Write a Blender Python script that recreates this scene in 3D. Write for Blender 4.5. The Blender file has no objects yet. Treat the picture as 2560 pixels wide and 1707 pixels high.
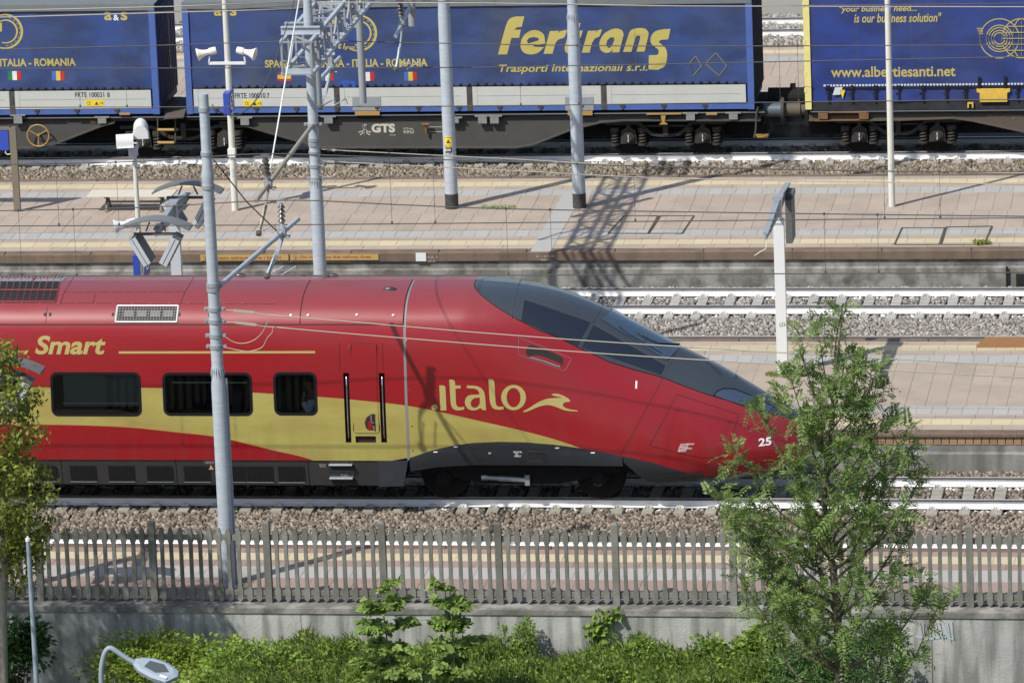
import bpy, bmesh, math, random
import numpy as np
from mathutils import Vector, Matrix
random.seed(7); RNG = np.random.default_rng(11)
SC = bpy.context.scene
COL = SC.collection
PI = math.pi

# ------------------------------------------------------------------ camera, sky, sun, exposure
CAM_POS = np.array([18.531, -108.164, 31.736])
FW = None
def _axes(pitch, yaw, roll):
    f = np.array([-math.sin(yaw)*math.cos(pitch), math.cos(yaw)*math.cos(pitch), -math.sin(pitch)])
    r = np.array([math.cos(yaw), math.sin(yaw), 0.0]); u = np.cross(r, f)
    c, s = math.cos(roll), math.sin(roll)
    return c*r + s*u, s*r - c*u, f
AX_R, AX_D, FW = _axes(math.radians(14.6696), math.radians(8.7926), math.radians(-2.2205))
FPX = 14885.0
cam_d = bpy.data.cameras.new('camera'); cam = bpy.data.objects.new('camera', cam_d); COL.objects.link(cam)
cam_d.sensor_width = 36; cam_d.lens = FPX/2560*36; cam_d.clip_start = 1; cam_d.clip_end = 2000
cam.matrix_world = Matrix(((AX_R[0], -AX_D[0], -FW[0], CAM_POS[0]), (AX_R[1], -AX_D[1], -FW[1], CAM_POS[1]),
                           (AX_R[2], -AX_D[2], -FW[2], CAM_POS[2]), (0, 0, 0, 1)))
SC.camera = cam
SUN_EL, SUN_AZ = math.radians(49), math.radians(48.5)      # light travels towards +x +y
world = bpy.data.worlds.new('World'); SC.world = world; world.use_nodes = True
nt = world.node_tree
sky = nt.nodes.new('ShaderNodeTexSky'); sky.sky_type = 'NISHITA'; sky.sun_disc = False
sky.sun_elevation = SUN_EL; sky.sun_rotation = math.radians(221.5); sky.dust_density = 1.5
nt.links.new(sky.outputs[0], nt.nodes['Background'].inputs[0]); nt.nodes['Background'].inputs[1].default_value = 0.105
sun_d = bpy.data.lights.new('sun', 'SUN'); sun = bpy.data.objects.new('sun', sun_d); COL.objects.link(sun)
sun_d.energy = 4.0; sun_d.angle = math.radians(0.6); sun_d.color = (1.0, 0.955, 0.88)
SUNV = Vector((math.cos(SUN_AZ)*math.cos(SUN_EL), math.sin(SUN_AZ)*math.cos(SUN_EL), -math.sin(SUN_EL)))
sun.rotation_euler = SUNV.to_track_quat('-Z', 'Y').to_euler(); sun.location = (-30, -40, 60)
SC.view_settings.view_transform = 'Standard'; SC.view_settings.look = 'None'
SC.view_settings.exposure = 0.2; SC.view_settings.gamma = 1.0
SC.render.resolution_x = 1024; SC.render.resolution_y = 682

# surveying helpers: sight line through a photo point, met with a plane of known depth or height
def ray(x, y): return (x-1280)/FPX*AX_R + (y-853.5)/FPX*AX_D + FW
def bz(x, y, z=0.0):
    q = ray(x, y); return CAM_POS + (z-CAM_POS[2])/q[2]*q
def by(x, y, Y):
    q = ray(x, y); return CAM_POS + (Y-CAM_POS[1])/q[1]*q

# ------------------------------------------------------------------ materials
M = {}
def mat(name, col, rough=0.6, metal=0.0, var=0.0, scale=6.0, bump=0.0, bscale=40.0, rnd=0.0, spec=0.5, col2=None, stain=None, coat=0.0, island=0.0, mapscale=(1,1,1), trans=0.0):
    """procedural principled: base colour varied by world-space noise, by object and by mesh island, optional fine relief"""
    m = bpy.data.materials.new(name); m.use_nodes = True; t = m.node_tree; N = t.nodes; L = t.links
    p = N['Principled BSDF']; p.inputs['Roughness'].default_value = rough; p.inputs['Metallic'].default_value = metal
    p.inputs['Specular IOR Level'].default_value = spec; p.inputs['Coat Weight'].default_value = coat
    p.inputs['Coat Roughness'].default_value = 0.06
    c = (*col, 1); src = None
    geo = N.new('ShaderNodeNewGeometry')
    mp = N.new('ShaderNodeMapping'); mp.inputs['Scale'].default_value = mapscale; L.new(geo.outputs['Position'], mp.inputs['Vector'])
    if col2 is None: col2 = tuple(v*0.55 for v in col)
    if var > 0:
        n = N.new('ShaderNodeTexNoise'); n.inputs['Scale'].default_value = scale; n.inputs['Detail'].default_value = 8; n.inputs['Roughness'].default_value = 0.65
        L.new(mp.outputs[0], n.inputs['Vector'])
        r = N.new('ShaderNodeMapRange'); r.inputs['From Min'].default_value = 0.35; r.inputs['From Max'].default_value = 0.7; r.inputs['To Max'].default_value = var
        L.new(n.outputs['Fac'], r.inputs['Value'])
        x = N.new('ShaderNodeMix'); x.data_type = 'RGBA'; x.inputs['A'].default_value = c; x.inputs['B'].default_value = (*col2, 1)
        L.new(r.outputs[0], x.inputs['Factor']); src = x.outputs['Result']
    if stain:
        n = N.new('ShaderNodeTexNoise'); n.inputs['Scale'].default_value = stain[1]; n.inputs['Detail'].default_value = 6
        mp2 = N.new('ShaderNodeMapping'); mp2.inputs['Scale'].default_value = stain[3] if len(stain) > 3 else (1, 1, 0.15); L.new(geo.outputs['Position'], mp2.inputs['Vector']); L.new(mp2.outputs[0], n.inputs['Vector'])
        r = N.new('ShaderNodeMapRange'); r.inputs['From Min'].default_value = 0.44; r.inputs['From Max'].default_value = 0.62; r.inputs['To Max'].default_value = stain[2]
        L.new(n.outputs['Fac'], r.inputs['Value'])
        x = N.new('ShaderNodeMix'); x.data_type = 'RGBA'; x.inputs['B'].default_value = (*stain[0], 1)
        if src: L.new(src, x.inputs['A'])
        else: x.inputs['A'].default_value = c
        L.new(r.outputs[0], x.inputs['Factor']); src = x.outputs['Result']
    for amt, node, sock in ((rnd, 'ShaderNodeObjectInfo', 'Random'), (island, 'ShaderNodeNewGeometry', 'Random Per Island')):
        if amt > 0:
            oi = N.new(node)
            r = N.new('ShaderNodeMapRange'); r.inputs['To Min'].default_value = 1-amt; r.inputs['To Max'].default_value = 1+amt
            L.new(oi.outputs[sock], r.inputs['Value'])
            h = N.new('ShaderNodeHueSaturation'); L.new(r.outputs[0], h.inputs['Value'])
            if src: L.new(src, h.inputs['Color'])
            else: h.inputs['Color'].default_value = c
            src = h.outputs['Color']
    if src: L.new(src, p.inputs['Base Color'])
    else: p.inputs['Base Color'].default_value = c
    if bump > 0:
        n = N.new('ShaderNodeTexNoise'); n.inputs['Scale'].default_value = bscale; n.inputs['Detail'].default_value = 5; L.new(mp.outputs[0], n.inputs['Vector'])
        b = N.new('ShaderNodeBump'); b.inputs['Strength'].default_value = bump; b.inputs['Distance'].default_value = 0.02
        L.new(n.outputs['Fac'], b.inputs['Height']); L.new(b.outputs[0], p.inputs['Normal'])
    if trans > 0:
        tr = N.new('ShaderNodeBsdfTranslucent'); mx = N.new('ShaderNodeMixShader'); mx.inputs[0].default_value = trans
        if src: L.new(src, tr.inputs['Color'])
        else: tr.inputs['Color'].default_value = c
        L.new(p.outputs[0], mx.inputs[1]); L.new(tr.outputs[0], mx.inputs[2]); L.new(mx.outputs[0], N['Material Output'].inputs['Surface'])
    M[name] = m
    return m

# ------------------------------------------------------------------ mesh builder
class B:
    def __init__(s): s.v = []; s.f = []; s.m = []
    def add(s, vs, fs, mi=0):
        o = len(s.v); s.v.extend([tuple(float(c) for c in q) for q in vs]); s.f.extend([tuple(o+i for i in q) for q in fs]); s.m.extend([mi]*len(fs)); return s
    def box(s, c, d, rz=0.0, mi=0, rot=None):
        x, y, z = d[0]/2, d[1]/2, d[2]/2
        vs = [(-x,-y,-z),(x,-y,-z),(x,y,-z),(-x,y,-z),(-x,-y,z),(x,-y,z),(x,y,z),(-x,y,z)]
        R = rot if rot is not None else Matrix.Rotation(rz, 3, 'Z')
        vs = [tuple(R @ Vector(q) + Vector(c)) for q in vs]
        return s.add(vs, [(0,3,2,1),(4,5,6,7),(0,1,5,4),(1,2,6,5),(2,3,7,6),(3,0,4,7)], mi)
    def bb(s, x0, x1, y0, y1, z0, z1, mi=0): return s.box(((x0+x1)/2, (y0+y1)/2, (z0+z1)/2), (abs(x1-x0), abs(y1-y0), abs(z1-z0)), mi=mi)
    def cbox(s, x0, x1, y0, y1, z0, z1, c, mi=0):
        vs = [(x0,y0,z0),(x1,y0,z0),(x1,y1,z0),(x0,y1,z0),(x0,y0,z1-c),(x1,y0,z1-c),(x1,y1,z1-c),(x0,y1,z1-c),(x0+c,y0+c,z1),(x1-c,y0+c,z1),(x1-c,y1-c,z1),(x0+c,y1-c,z1)]
        fs = [(0,1,5,4),(1,2,6,5),(2,3,7,6),(3,0,4,7),(4,5,9,8),(5,6,10,9),(6,7,11,10),(7,4,8,11),(8,9,10,11)]
        return s.add(vs, fs, mi)
    def bar(s, a, b, w, h, mi=0):
        """rectangular bar between two points"""
        a = Vector(a); b = Vector(b); d = b-a; L = d.length
        if L < 1e-6: return s
        x = d/L; up = Vector((0,0,1)) if abs(x.z) < 0.95 else Vector((0,1,0)); y = up.cross(x).normalized(); z = x.cross(y)
        return s.box((a+b)/2, (L, w, h), mi=mi, rot=Matrix((x, y, z)).transposed())
    def ring(s, c, ax, r, n):
        ax = Vector(ax).normalized(); t = Vector((0,0,1)) if abs(ax.z) < 0.9 else Vector((1,0,0)); u = ax.cross(t).normalized(); w = ax.cross(u)
        return [tuple(Vector(c) + u*(r*math.cos(2*PI*i/n)) + w*(r*math.sin(2*PI*i/n))) for i in range(n)]
    def cyl(s, a, b, r0, r1=None, n=12, mi=0, caps=True):
        r1 = r0 if r1 is None else r1; ax = Vector(b)-Vector(a)
        A = s.ring(a, ax, r0, n); C = s.ring(b, ax, r1, n)
        fs = [(i, n+i, n+(i+1) % n, (i+1) % n) for i in range(n)]
        if caps: fs += [tuple(range(n)), tuple(range(2*n-1, n-1, -1))]
        return s.add(A+C, fs, mi)
    def tube(s, pts, r, n=6, mi=0, caps=True):
        P = [Vector(p) for p in pts]; k = len(P); rs = r if hasattr(r, '__len__') else [r]*k; vs = []
        t0 = (P[1]-P[0]).normalized(); ref = Vector((0,0,1)) if abs(t0.z) < 0.9 else Vector((1,0,0)); u = t0.cross(ref).normalized()
        for i in range(k):
            t = (P[min(i+1,k-1)]-P[max(i-1,0)]).normalized(); u = (u - t*u.dot(t)).normalized(); w = t.cross(u)
            vs += [tuple(P[i] + u*(rs[i]*math.cos(2*PI*j/n)) + w*(rs[i]*math.sin(2*PI*j/n))) for j in range(n)]
        fs = [(i*n+j, i*n+(j+1) % n, (i+1)*n+(j+1) % n, (i+1)*n+j) for i in range(k-1) for j in range(n)]
        if caps: fs += [tuple(range(n-1,-1,-1)), tuple(range((k-1)*n, k*n))]
        return s.add(vs, fs, mi)
    def lathe(s, c, prof, n=20, mi=0, axis='z'):
        vs = []
        for r, h in prof:
            for j in range(n):
                a = 2*PI*j/n; p = (r*math.cos(a), r*math.sin(a), h)
                if axis == 'y': p = (p[0], p[2], p[1])
                elif axis == 'x': p = (p[2], p[0], p[1])
                vs.append((c[0]+p[0], c[1]+p[1], c[2]+p[2]))
        k = len(prof); fs = [(i*n+j, i*n+(j+1) % n, (i+1)*n+(j+1) % n, (i+1)*n+j) for i in range(k-1) for j in range(n)]
        return s.add(vs, fs, mi)
    def prism(s, poly, t0, t1, plane='xz', mi=0):
        """closed outline poly (2D) pushed through thickness t0..t1 on the third axis"""
        mk = {'xz': lambda p, t: (p[0], t, p[1]), 'xy': lambda p, t: (p[0], p[1], t), 'yz': lambda p, t: (t, p[0], p[1])}[plane]
        n = len(poly); vs = [mk(p, t0) for p in poly] + [mk(p, t1) for p in poly]
        fs = [tuple(range(n)), tuple(range(2*n-1, n-1, -1))] + [(i, i+n, (i+1) % n + n, (i+1) % n) for i in range(n)]
        return s.add(vs, fs, mi)
    def grid(s, fn, nu, nv, mi=0):
        vs = [fn(i/nu, j/nv) for i in range(nu+1) for j in range(nv+1)]
        w = nv+1
        return s.add(vs, [(i*w+j, (i+1)*w+j, (i+1)*w+j+1, i*w+j+1) for i in range(nu) for j in range(nv)], mi)
    def parts(s):
        """loose islands grouped into the pieces that stand apart (each becomes an object of its own)"""
        n = len(s.v); par = list(range(n))
        def find(i):
            while par[i] != i: par[i] = par[par[i]]; i = par[i]
            return i
        for f in s.f:
            r = find(f[0])
            for i in f[1:]:
                q = find(i)
                if q != r: par[q] = r
        rt = np.array([find(i) for i in range(n)]); u, isl = np.unique(rt, return_inverse=True); k = len(u)
        if k == 1 or k > 900: return None
        P = np.array(s.v); lo = np.full((k,3), np.inf); hi = np.full((k,3), -np.inf); np.minimum.at(lo, isl, P); np.maximum.at(hi, isl, P)
        size = (hi-lo).max(1); gap = np.maximum(0, np.maximum(lo[:,None]-hi[None], lo[None]-hi[:,None])); near = np.sqrt((gap**2).sum(2)) <= np.maximum(.02, .5*np.maximum(size[:,None], size[None]))
        g = np.arange(k)
        for _ in range(60):
            h = np.array([g[near[i]].min() for i in range(k)])
            if (h == g).all(): break
            g = h
        pc = g[isl]
        if len(set(g)) == 1: return None
        out = []
        for q in sorted(set(g)):
            b = B(); mp = {}
            for f, mi in zip(s.f, s.m):
                if pc[f[0]] != q: continue
                for i in f:
                    if i not in mp: mp[i] = len(b.v); b.v.append(s.v[i])
                b.f.append(tuple(mp[i] for i in f)); b.m.append(mi)
            if b.f: out.append(b)
        return out
    def build(s, name, m, parent=None, smooth=False, fix=True, link=True, split=True):
        if split and parent is not None:
            ps = s.parts()
            if ps and len(ps) > 1:
                os_ = [p.build(name, m, parent, smooth, fix, link, False) for p in ps]; return os_[0]
        off = ROOT.get(parent.name, (0,0,0)) if parent else (0,0,0)
        me = bpy.data.meshes.new(name)
        me.from_pydata([(a-off[0], b-off[1], c-off[2]) for a, b, c in s.v], [], s.f)
        for q in (m if isinstance(m, (list, tuple)) else [m]): me.materials.append(M[q] if isinstance(q, str) else q)
        if max(s.m, default=0) > 0: me.polygons.foreach_set('material_index', s.m)
        if fix:
            bm = bmesh.new(); bm.from_mesh(me); bmesh.ops.recalc_face_normals(bm, faces=bm.faces); bm.to_mesh(me); bm.free()
        if smooth:
            me.polygons.foreach_set('use_smooth', [True]*len(me.polygons))
            if smooth != 'all': me.set_sharp_from_angle(angle=math.radians(38))
        me.update()
        o = bpy.data.objects.new(name, me)
        if link: COL.objects.link(o)
        if parent: o.parent = parent; ROOT[o.name] = off
        else: ROOT[o.name] = (0,0,0)
        return o
ROOT = {}
def tag(o, label=None, cat=None, group=None, kind=None):
    for k, v in (('label', label), ('category', cat), ('group', group), ('kind', kind)):
        if v: o[k] = v
    return o
def thing(name, label, cat, loc=(0,0,0), group=None, kind=None):
    o = bpy.data.objects.new(name, None); COL.objects.link(o); o.location = loc; o.empty_display_size = 0.2
    ROOT[o.name] = tuple(loc); return tag(o, label, cat, group, kind)
def inst(o, parent=None, loc=None, name=None):
    c = o.copy(); COL.objects.link(c)
    if name: c.name = name
    if parent: c.parent = parent
    if loc is not None: c.location = loc
    return c
def dup(root, loc, label=None, rz=None):
    r = root.copy(); COL.objects.link(r); r.location = loc; ROOT[r.name] = tuple(loc)
    if label: r['label'] = label
    if rz is not None: r.rotation_euler.z = rz
    for ch in list(root.children):
        c = inst(ch, r)
        for g in ch.children: inst(g, c)
    return r
def lerp(a, b, t): return a+(b-a)*t
def interp(x, pts):
    return float(np.interp(x, [p[0] for p in pts], [p[1] for p in pts]))
def spline(pts, n=8):
    """Catmull-Rom through points"""
    P = [np.array(p, float) for p in pts]; P = [2*P[0]-P[1]] + P + [2*P[-1]-P[-2]]; out = []
    for i in range(1, len(P)-2):
        for j in range(n):
            t = j/n; a, b, c, d = P[i-1:i+3]
            out.append(0.5*((2*b)+(c-a)*t+(2*a-5*b+4*c-d)*t*t+(3*b-a-3*c+d)*t**3))
    out.append(P[-2]); return out
def text_mesh(body, size, bold=0.0, shear=0.0, align='LEFT', space=1.0):
    """letters as a flat list of 2D triangles-polygons (built-in font)"""
    cu = bpy.data.curves.new('t', 'FONT'); cu.body = body; cu.size = size; cu.offset = bold; cu.shear = shear; cu.align_x = align; cu.space_character = space
    cu.resolution_u = 4; o = bpy.data.objects.new('t', cu); COL.objects.link(o); bpy.context.view_layer.update()
    me = bpy.data.meshes.new_from_object(o.evaluated_get(bpy.context.evaluated_depsgraph_get()))
    vs = [(v.co.x, v.co.y) for v in me.vertices]; fs = [tuple(p.vertices) for p in me.polygons]
    bpy.data.objects.remove(o); bpy.data.curves.remove(cu); bpy.data.meshes.remove(me)
    return vs, fs
def text_fit(b, body, p0, w, h, fn, bold=0.0, shear=0.0, mi=0):
    """letters stretched into a box of width w and height h from lower-left p0; fn maps 2D to 3D"""
    vs, fs = text_mesh(body, 1.0, bold, shear)
    xs = [v[0] for v in vs]; ys = [v[1] for v in vs]; x0, x1, y0, y1 = min(xs), max(xs), min(ys), max(ys)
    b.add([fn(p0[0]+(x-x0)/(x1-x0)*w, p0[1]+(y-y0)/(y1-y0)*h) for x, y in vs], fs, mi)
def fill_poly(outer, holes=()):
    """triangulate an outline with holes; returns verts2d, faces"""
    from mathutils.geometry import tessellate_polygon
    loops = [[Vector((x, y, 0)) for x, y in outer]] + [[Vector((x, y, 0)) for x, y in h] for h in holes]
    fs = tessellate_polygon(loops); vs = [(v.x, v.y) for l in loops for v in l]
    return vs, [tuple(f) for f in fs]
def ell(cx, cy, rx, ry, n=24, a0=0, a1=2*PI): return [(cx+rx*math.cos(a0+(a1-a0)*i/n), cy+ry*math.sin(a0+(a1-a0)*i/n)) for i in range(n + (0 if abs(a1-a0-2*PI) < 1e-6 else 1))]
def rrect(x0, x1, z0, z1, r, n=5):
    out = []
    for cx, cz, a in ((x1-r, z0+r, -PI/2), (x1-r, z1-r, 0), (x0+r, z1-r, PI/2), (x0+r, z0+r, PI)):
        out += [(cx+r*math.cos(a+PI/2*i/n), cz+r*math.sin(a+PI/2*i/n)) for i in range(n+1)]
    return out

mat('concrete', (0.30,0.30,0.285), 0.9, var=0.7, scale=3, bump=0.25, bscale=30, col2=(0.16,0.16,0.15), stain=((0.09,0.09,0.08), 2.2, 0.75))
mat('concrete_wall', (0.49,0.495,0.47), 0.92, var=1.0, scale=.9, bump=0.35, bscale=24, col2=(0.30,0.305,0.295), stain=((0.10,0.105,0.095), 4.5, 0.62, (1,1,0.13)))
mat('concrete_dirty', (0.20,0.195,0.175), 0.95, var=0.9, scale=2.4, bump=0.5, bscale=22, col2=(0.07,0.07,0.06), stain=((0.42,0.41,0.38), 2.6, 0.55, (1,1,0.8)))
mat('concrete_fence', (0.225,0.225,0.208), 0.95, var=0.8, scale=5, bump=0.5, bscale=50, col2=(0.15,0.155,0.13), rnd=0.16, stain=((0.085,0.095,0.065), 3.5, 0.5, (1,1,0.5)))
mat('sleeper', (0.42,0.41,0.385), 0.9, var=0.5, scale=7, bump=0.25, bscale=40, col2=(0.27,0.26,0.24), rnd=0.07)
mat('sleeper_warm', (0.36,0.345,0.29), 0.9, var=0.6, scale=7, bump=0.25, bscale=40, col2=(0.22,0.20,0.16), rnd=0.08)
mat('rail_white', (0.84,0.845,0.85), 0.6, var=0.3, scale=5, col2=(0.6,0.6,0.6))
mat('rail_steel', (0.62,0.63,0.65), 0.35, 0.3, var=0.4, scale=8, col2=(0.45,0.45,0.46)); mat('rail_rust', (0.10,0.085,0.075), 0.8, var=0.5, scale=10)
mat('stone_brown', (0.265,0.22,0.175), 0.95, var=0.7, scale=9, col2=(0.10,0.08,0.065), island=0.65)
mat('stone_grey', (0.335,0.31,0.28), 0.95, var=0.7, scale=14, col2=(0.19,0.17,0.15), island=0.5)
mat('stone_tan', (0.25,0.21,0.16), 0.95, var=0.5, scale=14, col2=(0.13,0.115,0.09), island=0.55)
mat('stone_white', (0.72,0.72,0.71), 0.8, island=0.2)
mat('bed', (0.12,0.10,0.085), 1.0, var=0.8, scale=20, col2=(0.06,0.05,0.045))
mat('paver_pink', (0.41,0.335,0.27), 0.9, var=0.55, scale=3.5, bump=0.3, bscale=60, col2=(0.36,0.30,0.255), rnd=0.05, stain=((0.29,0.245,0.20), 1.3, 0.4, (1,1,1)))
mat('paver_red', (0.33,0.245,0.205), 0.9, var=0.55, scale=3.5, bump=0.3, bscale=60, col2=(0.265,0.205,0.18), rnd=0.06)
mat('paver_grey', (0.385,0.38,0.36), 0.9, var=0.45, scale=3, bump=0.15, bscale=50, col2=(0.35,0.35,0.345), rnd=0.05)
mat('paver_yellow', (0.55,0.475,0.30), 0.85, var=0.45, scale=4, bump=0.3, bscale=70, col2=(0.50,0.435,0.28), rnd=0.05)
mat('coping', (0.19,0.135,0.10), 0.85, var=0.5, scale=3, bump=0.2, bscale=30, col2=(0.14,0.095,0.065), rnd=0.08, stain=((0.10,0.07,0.05), 3, 0.5))
mat('brick_tan', (0.33,0.215,0.125), 0.9, var=0.5, scale=6, col2=(0.24,0.15,0.09), rnd=0.15)
mat('mortar', (0.27,0.225,0.19), 0.95, var=0.5, scale=8)
mat('timber', (0.30,0.145,0.055), 0.8, var=0.6, scale=3, col2=(0.20,0.09,0.035), mapscale=(1,12,12))
mat('galv', (0.40,0.455,0.515), 0.5, 0.0, var=0.5, scale=5, col2=(0.32,0.365,0.42), bump=0.05, bscale=20, stain=((0.50,0.55,0.60), 6, 0.4, (0.5,0.5,3)))
mat('galv_dark', (0.29,0.32,0.35), 0.5, 0.0, var=0.5, scale=5, col2=(0.24,0.26,0.28))
mat('tan_tube', (0.36,0.33,0.265), 0.6, 0.1, var=0.5, scale=8, col2=(0.27,0.245,0.19))
mat('paint_white', (0.74,0.76,0.76), 0.5, var=0.2, scale=4, col2=(0.6,0.62,0.62))
mat('paint_cream', (0.66,0.65,0.58), 0.5, var=0.25, scale=5, col2=(0.5,0.49,0.44))
mat('plastic_cream', (0.80,0.75,0.66), 0.5)
mat('paint_grey', (0.52,0.56,0.60), 0.45, var=0.2, scale=3, col2=(0.42,0.46,0.5))
mat('shade_dark', (0.15,0.15,0.155), 0.5, var=0.3, scale=3)
mat('panel_dark', (0.12,0.125,0.13), 0.5, var=0.3, scale=4)
mat('black', (0.012,0.012,0.013), 0.7)
mat('black_paint', (0.03,0.03,0.032), 0.6, var=0.5, scale=9, col2=(0.10,0.10,0.10))
mat('sign_blue', (0.035,0.075,0.42), 0.4)
mat('sign_white', (0.8,0.8,0.78), 0.5)
mat('wire', (0.085,0.085,0.085), 0.6, 0.2)
mat('wire_tan', (0.40,0.37,0.31), 0.6, 0.2)
mat('insulator', (0.10,0.085,0.075), 0.3)
mat('brown_post', (0.19,0.165,0.125), 0.7, var=0.4, scale=5)
mat('bench', (0.58,0.54,0.45), 0.7, var=0.35, scale=2, col2=(0.5,0.47,0.40))
mat('plate_yellow', (0.50,0.33,0.12), 0.6, var=0.35, scale=6, col2=(0.42,0.27,0.10))
mat('text_rust', (0.36,0.10,0.03), 0.7)
mat('text_white', (0.8,0.8,0.8), 0.6)
mat('text_dark', (0.05,0.055,0.06), 0.7)
mat('warn_yellow', (0.85,0.62,0.02), 0.5)
# ------------------------------------------------------------------ ground, track bed
XW0, XW1 = -26.0, 16.0           # length of line that is built in detail
mat('soil', (0.11,0.10,0.06), 1.0, var=0.8, scale=2, col2=(0.06,0.065,0.03))
b = B(); b.add([(-400,-400,-1.25),(400,-400,-1.25),(400,-8.9,-1.25),(-400,-8.9,-1.25)], [(0,1,2,3)])
tag(b.build('ground', 'soil'), kind='structure')
b = B(); b.add([(-400,-8.72,-0.28),(400,-8.72,-0.28),(400,600,-0.28),(-400,600,-0.28)], [(0,1,2,3)])
tag(b.build('track_bed', 'bed'), kind='structure')

ROT3 = 0.0125                     # the far platform and the freight line swing slightly away
PIV3 = np.array([-2.0, 0.0])
def rot3(x, y):
    c, s = math.cos(ROT3), math.sin(ROT3); dx = x-PIV3[0]; return PIV3[0]+c*dx, y+s*dx
def y3(x, y): return y+math.tan(ROT3)*(x-PIV3[0])

# ------------------------------------------------------------------ tracks
def rail_shape(b, x0, x1, yc):
    prof = [(-.075,-.172),(.075,-.172),(.075,-.160),(.012,-.142),(.010,-.048),(.036,-.038),(.036,-.008),(.030,0.0),(-.030,0.0),(-.036,-.008),(-.036,-.038),(-.010,-.048),(-.012,-.142),(-.075,-.160)]
    n = len(prof); vs = [(x0, yc+p, z) for p, z in prof]+[(x1, yc+p, z) for p, z in prof]
    fs = [(i, (i+1) % n, n+(i+1) % n, n+i) for i in range(n)]
    o = len(b.v); b.add(vs, fs, 0)
    for k in range(n):
        if k == 7: b.m[-n+k] = 1
        elif k in (5,6,8,9): b.m[-n+k] = 2
    b.add([vs[i] for i in range(n)], [tuple(range(n))], 0)
def sleeper_mesh(m):
    b = B()
    # trapezoid beam, dipped middle, chamfered ends
    L = 1.2
    for s0, s1, h0, h1 in ((-L,-.45,-.165,-.165),(-.45,.45,-.19,-.19),(.45,L,-.165,-.165)):
        vs = []
        for yy, hh in ((s0,h0),(s1,h1)):
            vs += [(-.15,yy,-.36),(.15,yy,-.36),(.105,yy,hh),(-.105,yy,hh)]
        b.add(vs, [(0,1,2,3),(4,7,6,5),(3,2,6,7),(0,3,7,4),(1,5,6,2)])
    return b.build('sleeper', m)
def clip_mesh():
    b = B()
    for dy in (.105,):
        b.box((-.035, dy, -.138), (.05,.06,.05)); b.box((.035, dy, -.138), (.05,.06,.05)); b.cyl((0,dy,-.165),(0,dy,-.10),.018,n=6)
        b.tube([(-.07,dy*1.5,-.15),(-.05,dy*1.2,-.11),(0,dy*.8,-.125),(.05,dy*1.2,-.11),(.07,dy*1.5,-.15)], .012, n=5)
    return b.build('rail_clip', 'clip_white')
mat('clip_white', (0.60,0.59,0.56), 0.7, rnd=0.25)
CLIP = clip_mesh()
def track(name, label, yc, xs, m, x0=-60, x1=60, rz=0.0, clips=True):
    t = thing(name, label, 'railway track', (-2, yc, 0))
    for s in (-.752, .752):
        b = B(); rail_shape(b, x0, x1, yc+s); b.build('rail', ['rail_white', 'rail_steel', 'rail_rust'], t)
    first = None
    for i, x in enumerate(xs):
        if first is None: first = sleeper_mesh(m); o = first; o.parent = t
        else: o = inst(first, t)
        o.location = (x+2+random.uniform(-.012,.012), random.uniform(-.03,.03), 0); o.rotation_euler.z = random.uniform(-.01,.01)
        if clips:
            for s in (-.752, .752):
                for q in (0, PI): inst(CLIP, o, (0, s, 0)).rotation_euler.z = q
    t.rotation_euler.z = rz
    return t
def phase(px, py, n0, n1, step=0.6):
    x = bz(px, py, -.165)[0]; return [x+step*i for i in range(n0, n1)]
XS_A, XS_C = phase(925,1268,-17,21), phase(1741,785,-6,17)
def on_sleeper(x, y, xs, yc): return (np.abs(x[:,None]-np.array(xs)[None]).min(1) < .15) & (np.abs(y-yc) < 1.2)
track('railway_track', 'white painted railway track under the red train', 0.752, XS_A, 'sleeper_warm')
track('railway_track', 'white painted rails right behind the picket fence, partly hidden by the near platform', -3.35, phase(640,1345,-14,20,.6), 'sleeper_warm', clips=False)
track('railway_track', 'empty track whose far rail shows just behind the platform by the train nose', 11.33, phase(1800,800,-6,16), 'sleeper', clips=False)
track('railway_track', 'empty track with both white rails and pale sleepers, beyond the train nose', 15.43, XS_C, 'sleeper')
track('railway_track', 'railway track under the blue freight wagons', 29.85, phase(1200,405,-24,24), 'sleeper', rz=ROT3)
track('railway_track', 'farthest track glimpsed through the gap between the blue freight bodies', 44.15, [-14+.6*i for i in range(36)], 'sleeper', rz=ROT3)
bpy.data.objects.remove(CLIP)

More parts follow.
